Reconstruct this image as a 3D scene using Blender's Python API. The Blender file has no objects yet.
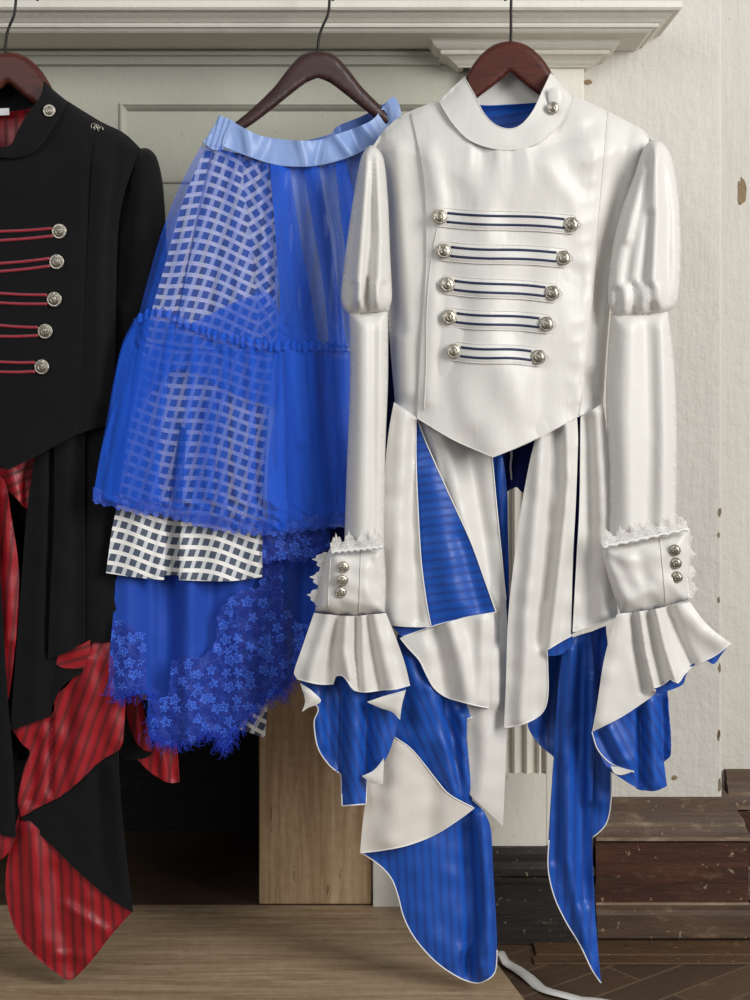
import bpy, math, random
import numpy as np
from mathutils import Vector
from mathutils.geometry import delaunay_2d_cdt
random.seed(7)
rng = np.random.default_rng(7)
SC = bpy.context.scene
COL = SC.collection
PI = math.pi
# ------------------------------------------------------------------ layout: metres; camera 2 m in front of the hanging plane y=0
F, D0, ZC, HY = 1428.6, 2.0, 0.826, 400.0
def W(px, py, Y=0.0):
    k = (D0 + Y) / F
    return Vector(((px - 375.0) * k, Y, ZC - (py - HY) * k))
def X_(px, Y): return (px - 375.0) * (D0 + Y) / F
def Z_(py, Y): return ZC - (py - HY) * (D0 + Y) / F
# ------------------------------------------------------------------ materials
def s2l(c):
    return tuple((v / 12.92 if v <= 0.04045 else ((v + 0.055) / 1.055) ** 2.4) for v in c)
def rgb(r, g, b): return s2l((r / 255.0, g / 255.0, b / 255.0)) + (1.0,)
class NT:
    def __init__(s, name):
        s.m = bpy.data.materials.new(name); s.m.use_nodes = True
        s.t = s.m.node_tree; s.n = s.t.nodes; s.l = s.t.links
        s.b = s.n['Principled BSDF']; s.out = s.n['Material Output']
    def add(s, typ, **kw):
        n = s.n.new(typ)
        for k, v in kw.items(): setattr(n, k, v)
        return n
    def link(s, a, b): s.l.new(a, b)
    def put(s, sock, v):
        if hasattr(v, 'is_linked') or hasattr(v, 'links'): s.link(v, sock)
        else: sock.default_value = v
    def math(s, op, a, b=0.0, c=None):
        n = s.add('ShaderNodeMath', operation=op)
        s.put(n.inputs[0], a); s.put(n.inputs[1], b)
        if c is not None: s.put(n.inputs[2], c)
        return n.outputs[0]
    def mix(s, f, a, b):
        n = s.add('ShaderNodeMix', data_type='RGBA')
        s.put(n.inputs[0], f); s.put(n.inputs[6], a); s.put(n.inputs[7], b)
        return n.outputs[2]
    def ramp(s, f, stops):
        n = s.add('ShaderNodeValToRGB'); e = n.color_ramp.elements
        while len(e) < len(stops): e.new(0.5)
        for i, (p, c) in enumerate(stops):
            e[i].position = p; e[i].color = c if len(c) == 4 else tuple(c) + (1,)
        s.link(f, n.inputs[0]); return n.outputs[0]
    def noise(s, vec, scale, detail=4, rough=0.55, dist=0.0):
        n = s.add('ShaderNodeTexNoise'); n.inputs['Scale'].default_value = scale
        n.inputs['Detail'].default_value = detail; n.inputs['Roughness'].default_value = rough
        n.inputs['Distortion'].default_value = dist
        if vec is not None: s.link(vec, n.inputs['Vector'])
        return n.outputs['Fac']
    def vor(s, vec, scale, feature='F1', rnd=1.0):
        n = s.add('ShaderNodeTexVoronoi', feature=feature); n.inputs['Scale'].default_value = scale
        n.inputs['Randomness'].default_value = rnd
        if vec is not None: s.link(vec, n.inputs['Vector'])
        return n.outputs['Distance']
    def obj(s): return s.add('ShaderNodeTexCoord').outputs['Object']
    def uv(s): return s.add('ShaderNodeTexCoord').outputs['UV']
    def map(s, vec, sc=(1, 1, 1), rot=(0, 0, 0), loc=(0, 0, 0)):
        n = s.add('ShaderNodeMapping'); s.link(vec, n.inputs[0])
        n.inputs['Scale'].default_value = sc; n.inputs['Rotation'].default_value = rot
        n.inputs['Location'].default_value = loc; return n.outputs[0]
    def sep(s, vec):
        n = s.add('ShaderNodeSeparateXYZ'); s.link(vec, n.inputs[0]); return n.outputs
    def bump(s, h, strength=0.3, dist=0.002):
        n = s.add('ShaderNodeBump'); n.inputs['Strength'].default_value = strength
        n.inputs['Distance'].default_value = dist; s.link(h, n.inputs['Height'])
        s.link(n.outputs[0], s.b.inputs['Normal'])
    def set(s, **kw):
        for k, v in kw.items(): s.put(s.b.inputs[k.replace('_', ' ')], v)
        return s.m
def simple(name, col, rough=0.5, metal=0.0, **kw):
    t = NT(name); t.set(Base_Color=col, Roughness=rough, Metallic=metal, **kw); return t.m
def mat_cloth(name, col, rough, weave=900, bump=0.1, sheen=0.2, spec=0.5, col2=None, aniso=0.0):
    t = NT(name); u = t.uv()
    if col2:
        f = t.noise(t.map(u, (3, 3, 3)), 3.0, 3); c = t.mix(f, col, col2)
    else: c = col
    t.set(Base_Color=c, Roughness=rough)
    t.b.inputs['Sheen Weight'].default_value = sheen
    t.b.inputs['Specular IOR Level'].default_value = spec
    t.b.inputs['Anisotropic'].default_value = aniso
    a = t.noise(t.map(u, (.25, 1, 1)), weave, 2); b = t.noise(t.map(u, (1.6, .5, 1)), 6.0, 2, 0.5, 0.4)
    h = t.math('ADD', t.math('MULTIPLY', a, 0.12), b)
    t.bump(h, bump, 0.003); return t.m
M = {}
M['satin'] = mat_cloth('white_satin', rgb(219, 216, 209), 0.42, 160, 0.22, 0.12, 0.45, rgb(212, 210, 204))
M['matte_white'] = mat_cloth('white_cotton', rgb(212, 206, 197), 0.6, 200, 0.2, 0.2, 0.3)
M['pipe_white'] = simple('white_piping', rgb(232, 230, 226), 0.5)
def mat_lining(name, a, b, period, rough):
    t = NT(name); u = t.uv(); x = t.sep(u)
    nz = t.noise(t.map(u, (1.5, 1.5, 1.5)), 2.0, 2)
    w = t.math('SINE', t.math('MULTIPLY', t.math('ADD', x[0], t.math('MULTIPLY', nz, 0.03)), 2 * PI / (period / 100.0)))
    w = t.math('MULTIPLY', t.math('ADD', w, 1.0), 0.5)
    w = t.math('SMOOTH_MIN', t.math('MULTIPLY', w, 1.6), 1.0, 0.2)
    t.set(Base_Color=t.mix(w, a, b), Roughness=t.math('MULTIPLY_ADD', w, rough * -0.25, rough))
    t.b.inputs['Specular IOR Level'].default_value = 0.5
    t.b.inputs['Sheen Weight'].default_value = 0.05
    h = t.math('ADD', t.noise(t.map(u, (1.5, .5, 1)), 7.0, 2, 0.5, 0.5), t.math('MULTIPLY', t.noise(t.map(u, (.3, 1, 1)), 200, 2), 0.1))
    t.bump(h, 0.2, 0.003); return t.m
M['blue_lining'] = mat_lining('blue_striped_lining', rgb(8, 60, 146), rgb(12, 78, 172), 8.5, 0.58)
M['red_lining'] = mat_lining('red_striped_lining', rgb(100, 5, 13), rgb(154, 14, 28), 10.0, 0.58)
M['navy'] = mat_cloth('navy_lining_and_shade', rgb(8, 22, 84), 0.7, 200, 0.1, 0.1, 0.2)
M['wool'] = mat_cloth('black_wool', rgb(17, 17, 19), 0.9, 260, 0.35, 0.1, 0.12, rgb(21, 21, 23))
M['wool_in'] = mat_cloth('black_facing', rgb(16, 16, 17), 0.9, 260, 0.3, 0.1, 0.15)
M['red_cord'] = mat_cloth('red_satin_cord', rgb(150, 24, 44), 0.4, 200, 0.2)
M['navy_cord'] = simple('navy_stripe', rgb(28, 38, 74), 0.6)
M['band'] = mat_cloth('pale_blue_satin', rgb(124, 150, 202), 0.4, 160, 0.3, 0.1, 0.5, rgb(140, 166, 214))
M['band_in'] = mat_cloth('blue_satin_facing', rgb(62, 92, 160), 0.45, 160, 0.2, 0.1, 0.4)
M['chiffon'] = mat_cloth('pale_blue_chiffon', rgb(196, 214, 244), 0.55, 200, 0.15)
M['under'] = mat_cloth('royal_blue_underskirt', rgb(16, 62, 164), 0.6, 220, 0.3, 0.15, 0.3, rgb(24, 74, 176))
M['silver'] = None
def mat_net(name, col, a0, a1, cell=70.0):
    t = NT(name); u = t.uv()
    n = t.noise(t.map(u, (6, 1.2, 1)), 1.6, 3)
    d = t.vor(t.map(u, (1, 1, 1)), cell, 'DISTANCE_TO_EDGE')
    k = t.math('LESS_THAN', d, 0.12)
    a = t.math('ADD', t.math('MULTIPLY_ADD', n, a1 - a0, a0), t.math('MULTIPLY', k, 0.12))
    t.set(Base_Color=col, Roughness=0.7, Alpha=a)
    t.b.inputs['Sheen Weight'].default_value = 0.3
    t.b.inputs['Specular IOR Level'].default_value = 0.15
    return t.m
TUL = rgb(24, 90, 214)
M['tulle'] = mat_net('blue_tulle', TUL, 0.22, 0.44)
M['tulle_ruffle'] = mat_net('blue_tulle_ruffle', TUL, 0.34, 0.56)
M['tulle_dense'] = mat_net('blue_tulle_gathered', TUL, 0.5, 0.74)
def mat_lace(name, colm, colg, ag, am, sc):
    t = NT(name); u = t.uv()
    w = t.add('ShaderNodeTexNoise'); w.inputs['Scale'].default_value = 9; t.link(u, w.inputs['Vector'])
    v = t.add('ShaderNodeVectorMath', operation='MULTIPLY_ADD')
    t.link(w.outputs['Color'], v.inputs[0]); v.inputs[1].default_value = (.05, .05, .05); t.link(u, v.inputs[2])
    vn = t.add('ShaderNodeTexVoronoi', feature='F1'); vn.inputs['Scale'].default_value = sc; vn.inputs['Randomness'].default_value = 0.75
    t.link(v.outputs[0], vn.inputs['Vector'])
    df = t.add('ShaderNodeVectorMath', operation='SUBTRACT'); t.link(v.outputs[0], df.inputs[0]); t.link(vn.outputs['Position'], df.inputs[1])
    q = t.sep(df.outputs[0]); th = t.math('ARCTAN2', q[1], q[0]); cr = t.sep(vn.outputs['Color'])
    d = vn.outputs['Distance']
    pet = t.math('MULTIPLY_ADD', t.math('COSINE', t.math('MULTIPLY_ADD', th, 5.0, t.math('MULTIPLY', cr[0], 6.0))), 0.10, 0.34)
    out_ = t.math('LESS_THAN', t.math('ABSOLUTE', t.math('SUBTRACT', d, pet)), 0.05)
    fill = t.math('MULTIPLY', t.math('LESS_THAN', d, pet), 0.45)
    core = t.math('LESS_THAN', d, 0.10)
    ring = t.math('MAXIMUM', out_, fill)
    big = t.math('GREATER_THAN', cr[1], 0.16)
    e = t.vor(u, sc * 3.2, 'DISTANCE_TO_EDGE')
    net = t.math('LESS_THAN', e, 0.07)
    e2 = t.vor(u, sc * 1.1, 'DISTANCE_TO_EDGE')
    vein = t.math('MULTIPLY', t.math('LESS_THAN', e2, 0.03), t.noise(u, 8, 2))
    mot = t.math('MINIMUM', t.math('ADD', t.math('MULTIPLY', t.math('MAXIMUM', ring, core), big), vein), 1.0)
    al = t.math('MAXIMUM', t.math('MULTIPLY', mot, am), t.math('MAXIMUM', t.math('MULTIPLY', net, am * 0.8), ag))
    t.set(Base_Color=t.mix(mot, colg, colm), Roughness=0.6, Alpha=al)
    t.b.inputs['Sheen Weight'].default_value = 0.3
    t.bump(mot, 0.5, 0.002); return t.m
M['lace'] = mat_lace('blue_flower_lace', rgb(58, 110, 232), rgb(15, 46, 156), 0.5, 0.9, 8.5)
M['lace_trim'] = mat_lace('blue_lace_edging', rgb(44, 96, 214), rgb(24, 72, 190), 0.45, 0.85, 12.0)
M['lace_white'] = mat_lace('white_lace', rgb(236, 234, 230), rgb(225, 222, 216), 0.5, 1.0, 16.0)
M['thread_blue'] = simple('blue_thread', rgb(30, 70, 215), 0.6)
def mat_gingham():
    t = NT('white_navy_check'); x = t.sep(t.uv())
    def band(v, p, w):
        return t.math('LESS_THAN', t.math('FRACT', t.math('DIVIDE', v, p)), w)
    a = band(x[0], 0.108, 0.62); b = band(x[1], 0.110, 0.64)
    dark = t.math('MULTIPLY', a, b)
    half = t.math('MULTIPLY', t.math('SUBTRACT', 1.0, a), b)
    nz = t.noise(t.uv(), 40, 2)
    c = t.mix(half, rgb(240, 238, 232), rgb(202, 205, 208))
    c = t.mix(dark, c, t.mix(nz, rgb(62, 72, 92), rgb(80, 90, 108)))
    t.set(Base_Color=c, Roughness=0.6); t.b.inputs['Sheen Weight'].default_value = 0.15
    t.bump(t.noise(t.uv(), 220, 2), 0.15, 0.002); return t.m
M['check'] = mat_gingham()
def mat_silver():
    t = NT('aged_silver'); o = t.obj()
    n = t.noise(o, 260, 3)
    t.set(Base_Color=t.mix(n, rgb(120, 112, 98), rgb(206, 200, 186)), Metallic=1.0, Roughness=0.38)
    t.bump(t.vor(o, 420), 0.25, 0.001); return t.m
M['silver'] = mat_silver()
def mat_wood(name, a, b, rough, sc=(4, 30, 30), coat=0.3):
    t = NT(name); o = t.map(t.obj(), sc)
    n = t.noise(o, 3.0, 5, 0.6, 1.2)
    t.set(Base_Color=t.ramp(n, [(0.25, a), (0.75, b)]), Roughness=rough)
    t.b.inputs['Specular IOR Level'].default_value = 0.3; t.b.inputs['Coat Weight'].default_value = coat; t.b.inputs['Coat Roughness'].default_value = 0.25
    t.bump(n, 0.08, 0.001); return t.m
M['mahogany'] = mat_wood('mahogany', rgb(54, 22, 15), rgb(92, 38, 24), 0.5, coat=0.1)
M['dark_mahogany'] = mat_wood('dark_mahogany', rgb(42, 25, 23), rgb(66, 40, 36), 0.42, coat=0.15)
M['wire'] = simple('black_wire', rgb(34, 32, 32), 0.35, 0.8)
def mat_paint(name, a, b, chip, chipamt, sc=1.0, bumps=0.5):
    t = NT(name); o = t.obj()
    big = t.noise(o, 3.0 * sc, 4, 0.6); fine = t.noise(o, 38 * sc, 5, 0.65); brush = t.noise(t.map(o, (60, 60, 6)), 1.5, 3)
    c = t.mix(t.math('ADD', t.math('MULTIPLY', big, 0.6), t.math('MULTIPLY', t.noise(t.map(o, (40, 40, 5)), 2.0, 5, 0.7), 0.45)), a, b)
    c = t.mix(t.math('MULTIPLY', t.math('GREATER_THAN', t.noise(o, 90 * sc, 4, 0.7), 0.66), 0.25), c, chip)
    c = t.mix(t.math('MULTIPLY', t.math('GREATER_THAN', t.noise(o, 26 * sc, 6, 0.7), chipamt), 0.8), c, chip)
    t.set(Base_Color=c, Roughness=0.62); t.b.inputs['Specular IOR Level'].default_value = 0.3
    h = t.math('ADD', t.math('MULTIPLY', fine, 0.8), t.math('ADD', t.math('MULTIPLY', brush, 0.35), t.math('MULTIPLY', big, 1.6)))
    blob = t.math('SMOOTH_MIN', t.vor(o, 16), 0.25, 0.15)
    h = t.math('ADD', h, t.math('MULTIPLY', blob, -1.2))
    t.bump(h, bumps, 0.006); return t.m
M['wall'] = mat_paint('old_white_wall_paint', rgb(216, 212, 203), rgb(190, 185, 176), rgb(168, 156, 134), 0.755, 1.0, 0.6)
M['mantel'] = mat_paint('old_cream_mantel_paint', rgb(230, 226, 215), rgb(214, 210, 198), rgb(128, 116, 96), 0.72, 1.0, 0.25)
M['frieze'] = mat_paint('old_grey_green_paint', rgb(186, 185, 170), rgb(176, 175, 161), rgb(120, 112, 94), 0.735, 1.0, 0.25)
M['bare'] = mat_paint('bare_plaster', rgb(150, 128, 98), rgb(122, 104, 80), rgb(80, 64, 46), 0.6, 3, 0.6)
def mat_travertine(name, axis, a, b, c, d):
    t = NT(name); o = t.obj()
    sc = {'x': (2.6, 44, 60), 'z': (34, 34, 2.2)}[axis]
    n = t.math('ADD', t.math('MULTIPLY', t.noise(t.map(o, sc), 1.6, 8, 0.68, 0.9), 0.75), t.math('MULTIPLY', t.noise(t.map(o, (30, 30, 30)), 2.0, 6, 0.7), 0.25)); m = t.noise(t.map(o, tuple(v * .3 for v in sc)), 1.4, 3)
    col = t.ramp(n, [(0.25, a), (0.45, b), (0.6, c), (0.8, d)])
    pits = t.math('GREATER_THAN', t.noise(t.map(o, tuple(v ** .7 * 2.2 for v in sc)), 3.0, 5, 0.7), 0.655)
    col = t.mix(t.math('MULTIPLY', m, 0.35), col, b)
    col = t.mix(t.math('MULTIPLY', pits, 0.7), col, rgb(74, 58, 42))
    t.set(Base_Color=col, Roughness=0.5); t.b.inputs['Specular IOR Level'].default_value = 0.35
    t.bump(t.math('SUBTRACT', n, pits), 0.3, 0.003); return t.m
M['trav'] = mat_travertine('travertine_slip', 'z', rgb(116, 90, 64), rgb(158, 130, 98), rgb(190, 164, 130), rgb(214, 194, 162))
M['hearth'] = mat_travertine('travertine_hearth', 'x', rgb(96, 78, 60), rgb(150, 127, 100), rgb(182, 160, 131), rgb(206, 188, 160))
def mat_oldwood(name, a, b, c, wear, sc=(3, 20, 26)):
    t = NT(name); o = t.obj()
    g = t.noise(t.map(o, sc), 2.0, 6, 0.65, 0.8); w = t.noise(t.map(o, (6, 12, 14)), 3.0, 6, 0.72)
    col = t.ramp(g, [(0.3, a), (0.7, b)])
    col = t.mix(t.ramp(w, [(wear, (0, 0, 0)), (wear + 0.12, (1, 1, 1))]), col, c)
    sp = t.math('GREATER_THAN', t.noise(o, 75, 4, 0.65), 0.665)
    col = t.mix(t.math('MULTIPLY', sp, 0.5), col, rgb(170, 150, 124))
    t.set(Base_Color=col, Roughness=0.55); t.b.inputs['Specular IOR Level'].default_value = 0.35
    t.bump(t.math('ADD', g, w), 0.4, 0.004); return t.m
M['base'] = mat_oldwood('worn_brown_skirting', rgb(44, 24, 16), rgb(76, 44, 28), rgb(92, 68, 50), 0.57)
M['base_worn'] = mat_oldwood('scuffed_brown_skirting', rgb(66, 50, 38), rgb(92, 72, 56), rgb(116, 96, 76), 0.56)
M['plinth'] = mat_oldwood('worn_black_plinth', rgb(26, 23, 22), rgb(42, 37, 34), rgb(100, 88, 74), 0.6)
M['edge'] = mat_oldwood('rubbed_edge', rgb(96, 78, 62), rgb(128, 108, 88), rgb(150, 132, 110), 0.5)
M['shoe'] = mat_oldwood('brown_border_board', rgb(66, 48, 32), rgb(92, 68, 46), rgb(48, 36, 28), 0.6)
M['soot'] = mat_paint('sooty_brick', rgb(20, 18, 16), rgb(12, 11, 10), rgb(34, 30, 26), 0.7, 2, 0.6)
M['soot_floor'] = mat_travertine('sooty_stone', 'x', rgb(52, 42, 32), rgb(72, 58, 45), rgb(84, 68, 52), rgb(98, 80, 62))
def mat_parquet():
    t = NT('worn_parquet'); o = t.obj()
    v = t.map(o, (1, 1, 1), (0, 0, math.radians(-38)))
    br = t.add('ShaderNodeTexBrick'); t.link(v, br.inputs['Vector'])
    br.inputs['Scale'].default_value = 1.0; br.inputs['Brick Width'].default_value = 0.34
    br.inputs['Row Height'].default_value = 0.062; br.inputs['Mortar Size'].default_value = 0.0022
    br.inputs['Color1'].default_value = rgb(92, 70, 50); br.inputs['Color2'].default_value = rgb(66, 50, 38)
    br.inputs['Mortar'].default_value = rgb(112, 92, 70)
    g = t.noise(t.map(v, (5, 40, 10)), 2.0, 6, 0.65, 0.6); w = t.noise(o, 11, 5, 0.7)
    col = t.mix(t.math('MULTIPLY', g, 0.7), br.outputs['Color'], rgb(52, 38, 28))
    col = t.mix(t.ramp(w, [(0.60, (0, 0, 0)), (0.72, (.7, .7, .7))]), col, rgb(112, 92, 72))
    t.set(Base_Color=col, Roughness=0.5); t.bump(t.math('ADD', g, br.outputs['Fac']), 0.3, 0.003); return t.m
M['parquet'] = mat_parquet()
M['ribbon'] = mat_cloth('grey_white_ribbon', rgb(206, 204, 200), 0.45, 200, 0.15)
M['plaster_wall'] = simple('plain_plaster', rgb(205, 200, 188), 0.8)
M['tag'] = simple('white_tag', rgb(225, 225, 225), 0.6)
# ------------------------------------------------------------------ things and parts
class Thing:
    def __init__(s, name, label=None, cat=None, loc=(0, 0, 0), group=None, kind=None):
        s.o = bpy.data.objects.new(name, None); COL.objects.link(s.o)
        s.o.empty_display_size = 0.05
        s.loc = Vector(loc); s.o.location = s.loc
        if label: s.o['label'] = label
        if cat: s.o['category'] = cat
        if group: s.o['group'] = group
        if kind: s.o['kind'] = kind
    def mesh(s, name, v, f, mats, mi=None, uv=None, parent=None, smooth=True, label=None, single=None):
        v = np.asarray(v, float).reshape(-1, 3)
        off = np.array(s.loc) if single is None else np.array(single)
        me = bpy.data.meshes.new(name)
        me.from_pydata((v - off).tolist(), [], [tuple(int(i) for i in q) for q in f])
        if not isinstance(mats, (list, tuple)): mats = [mats]
        for m in mats: me.materials.append(m)
        if mi is not None: me.polygons.foreach_set('material_index', np.asarray(mi, dtype=np.int32))
        if smooth: me.polygons.foreach_set('use_smooth', [True] * len(me.polygons))
        if uv is not None:
            ul = me.uv_layers.new(name='UVMap')
            li = np.empty(len(me.loops), dtype=np.int32); me.loops.foreach_get('vertex_index', li)
            ul.data.foreach_set('uv', np.asarray(uv, dtype=np.float32)[li].ravel())
        me.update()
        o = bpy.data.objects.new(name, me); COL.objects.link(o)
        o.parent = parent if parent is not None else s.o
        if label: o['label'] = label
        return o
def single(name, v, f, mats, loc, label=None, cat=None, kind=None, smooth=False, **kw):
    """a top-level object that is one mesh"""
    t = Thing.__new__(Thing); t.loc = Vector(loc); t.o = None
    o = Thing.mesh(t, name, v, f, mats, smooth=smooth, **kw); o.location = loc
    if label: o['label'] = label
    if cat: o['category'] = cat
    if kind: o['kind'] = kind
    return o
# ------------------------------------------------------------------ outlines
def spline(pts, closed=True, step=2.0):
    """Catmull-Rom through pts; a point with a third element is a corner"""
    P = [(float(p[0]), float(p[1])) for p in pts]; C = [len(p) > 2 for p in pts]; n = len(P)
    out = []
    for i in range(n if closed else n - 1):
        p1, p2 = P[i], P[(i + 1) % n]
        p0 = P[(i - 1) % n] if (closed or i > 0) and not C[i] else p1
        p3 = P[(i + 2) % n] if (closed or i + 2 < n) and not C[(i + 1) % n] else p2
        L = math.hypot(p2[0] - p1[0], p2[1] - p1[1]); k = max(1, int(round(L / step)))
        def lim(ax, ay):
            m = math.hypot(ax, ay)
            if m > 1.2 * L and m > 0: return ax * 1.2 * L / m, ay * 1.2 * L / m
            return ax, ay
        t1 = lim((p2[0] - p0[0]) * .5, (p2[1] - p0[1]) * .5); t2 = lim((p3[0] - p1[0]) * .5, (p3[1] - p1[1]) * .5)
        for j in range(k):
            t = j / k; t2_, t3_ = t * t, t * t * t
            h = (2 * t3_ - 3 * t2_ + 1, t3_ - 2 * t2_ + t, -2 * t3_ + 3 * t2_, t3_ - t2_)
            out.append((h[0] * p1[0] + h[1] * t1[0] + h[2] * p2[0] + h[3] * t2[0],
                        h[0] * p1[1] + h[1] * t1[1] + h[2] * p2[1] + h[3] * t2[1]))
    if not closed: out.append(P[-1])
    return np.array(out)
def pdist(x, y, path, closed=False):
    """distance to a polyline and the parameter 0..1 along it"""
    p = np.asarray(path, float)
    if closed: p = np.vstack([p, p[:1]])
    a, b = p[:-1], p[1:]; ab = b - a; L2 = np.maximum((ab ** 2).sum(1), 1e-9); L = np.sqrt(L2); cum = np.concatenate([[0], np.cumsum(L)])
    best = np.full(x.shape, 1e18); tt = np.zeros(x.shape)
    for i in range(len(a)):
        t = np.clip(((x - a[i, 0]) * ab[i, 0] + (y - a[i, 1]) * ab[i, 1]) / L2[i], 0, 1)
        d = (x - a[i, 0] - t * ab[i, 0]) ** 2 + (y - a[i, 1] - t * ab[i, 1]) ** 2
        m = d < best; best = np.where(m, d, best); tt = np.where(m, (cum[i] + t * L[i]) / cum[-1], tt)
    return np.sqrt(best), tt
def inside(x, y, poly):
    p = np.asarray(poly); c = np.zeros(x.shape, bool); n = len(p); j = n - 1
    for i in range(n):
        xi, yi, xj, yj = p[i, 0], p[i, 1], p[j, 0], p[j, 1]
        if yi != yj:
            c ^= ((yi > y) != (yj > y)) & (x < (xj - xi) * (y - yi) / (yj - yi) + xi)
        j = i
    return c
def region(poly, step, ring=0.0):
    x0, y0 = poly.min(0); x1, y1 = poly.max(0)
    gx = np.arange(x0, x1 + step, step); gy = np.arange(y0, y1 + step, step * 0.866)
    X, Y = np.meshgrid(gx, gy); X = X + (np.arange(len(gy)) % 2)[:, None] * step * 0.5
    x, y = X.ravel(), Y.ravel()
    m = inside(x, y, poly); x, y = x[m], y[m]
    d, _ = pdist(x, y, poly, True); m = d > (0.55 * step + ring); x, y = x[m], y[m]
    pts = [tuple(p) for p in poly] + list(zip(x, y))
    if ring:
        nx = np.roll(poly, -1, 0) - np.roll(poly, 1, 0); nn = np.stack([-nx[:, 1], nx[:, 0]], 1)
        nn /= np.maximum(np.linalg.norm(nn, axis=1, keepdims=True), 1e-9)
        for s in (1, -1):
            q = poly + nn * ring * s; m = inside(q[:, 0], q[:, 1], poly); dd, _ = pdist(q[:, 0], q[:, 1], poly, True)
            m &= dd > ring * 0.8; pts += [tuple(p) for p in q[m][::2]]
    n = len(poly)
    r = delaunay_2d_cdt([Vector(p) for p in pts], [(i, (i + 1) % n) for i in range(n)], [], 1, 1e-4)
    V = np.array([(v.x, v.y) for v in r[0]]); T = [tuple(t) for t in r[2]]
    # keep triangles inside the outline only
    c = np.array([V[list(t)].mean(0) for t in T]); m = inside(c[:, 0], c[:, 1], poly)
    T = [t for t, k in zip(T, m) if k]
    out = []
    for t in T:
        a, b, c_ = V[t[0]], V[t[1]], V[t[2]]
        ar = (b[0] - a[0]) * (c_[1] - a[1]) - (b[1] - a[1]) * (c_[0] - a[0])
        if abs(ar) < 1e-6: continue
        out.append(t if ar < 0 else (t[0], t[2], t[1]))   # py grows downward: this winding faces the viewer side (-y)
    used = sorted({i for t in out for i in t}); mp = {i: k for k, i in enumerate(used)}
    return V[used], [tuple(mp[i] for i in t) for t in out]
def bedge(T):
    """directed boundary edges of a triangle list"""
    e = {}
    for t in T:
        for i in range(3): e[(t[i], t[(i + 1) % 3])] = 1
    return [k for k in e if (k[1], k[0]) not in e]
def dome(d, R):
    s = np.clip(d / R, 0, 1); return np.sqrt(np.maximum(0, 1 - (1 - s) ** 2))
def ridge(x, y, path, w, a, w2=None, a2=None):
    d, t = pdist(x, y, path); w_ = w if w2 is None else w + (w2 - w) * t; a_ = a if a2 is None else a + (a2 - a) * t
    return a_ * np.exp(-(d / w_) ** 2)
_ws = {}
def wrinkle(x, y, scale, amp, seed=0, stretch=(1, 1)):
    r = np.random.default_rng(seed + 11); s = 0
    for i in range(9):
        an = r.uniform(0, PI); k = 2 * PI / (scale * r.uniform(0.6, 1.7)); ph = r.uniform(0, 6.28)
        s = s + np.sin(k * (np.cos(an) * x * stretch[0] + np.sin(an) * y * stretch[1]) + ph + 0.8 * np.sin(0.5 * k * (x * np.sin(an) - y * np.cos(an)) + ph))
    return amp * s / 3.0
class Surf:
    def __init__(s, Y0, fn, poly): s.Y0, s.fn, s.poly = Y0, fn, poly
    def base(s, x, y): return s.Y0(x, y) if callable(s.Y0) else np.full(np.shape(x), float(s.Y0))
    def ext(s, y):
        p = s.poly; ys = np.arange(math.floor(p[:, 1].min()), math.ceil(p[:, 1].max()) + 1)
        if not hasattr(s, '_l'):
            q = np.vstack([p, p[:1]]); l = np.full(len(ys), 1e9); r = np.full(len(ys), -1e9)
            for a, b in zip(q[:-1], q[1:]):
                lo, hi = min(a[1], b[1]), max(a[1], b[1])
                m = (ys >= lo - .5) & (ys <= hi + .5)
                t = np.clip((ys[m] - a[1]) / (b[1] - a[1]), 0, 1) if abs(b[1] - a[1]) > 1e-6 else 0.5
                xx = a[0] + t * (b[0] - a[0]); l[m] = np.minimum(l[m], xx); r[m] = np.maximum(r[m], xx)
            s._l, s._r, s._y = l, r, ys
        return np.interp(y, s._y, s._l), np.interp(y, s._y, s._r)
    def off(s, x, y):
        x = np.asarray(x, float); y = np.asarray(y, float)
        d, _ = pdist(x, y, s.poly, True); d = np.where(inside(x, y, s.poly), d, 0)
        l, r = s.ext(y); u = (x - l) / np.maximum(r - l, 1e-3); v = (y - s.poly[:, 1].min()) / np.ptp(s.poly[:, 1])
        return s.fn(x, y, d, u, v) if s.fn else np.zeros(x.shape)
    def P(s, x, y, lift=0.0):
        """point of the sheet at layout coordinates"""
        x = np.asarray(x, float); y = np.asarray(y, float)
        b = s.base(x, y) + s.off(x, y) - lift; k = (D0 + b) / F
        return np.stack([(x - 375) * k, b, ZC - (y - HY) * k], -1)
    at = P
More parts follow.
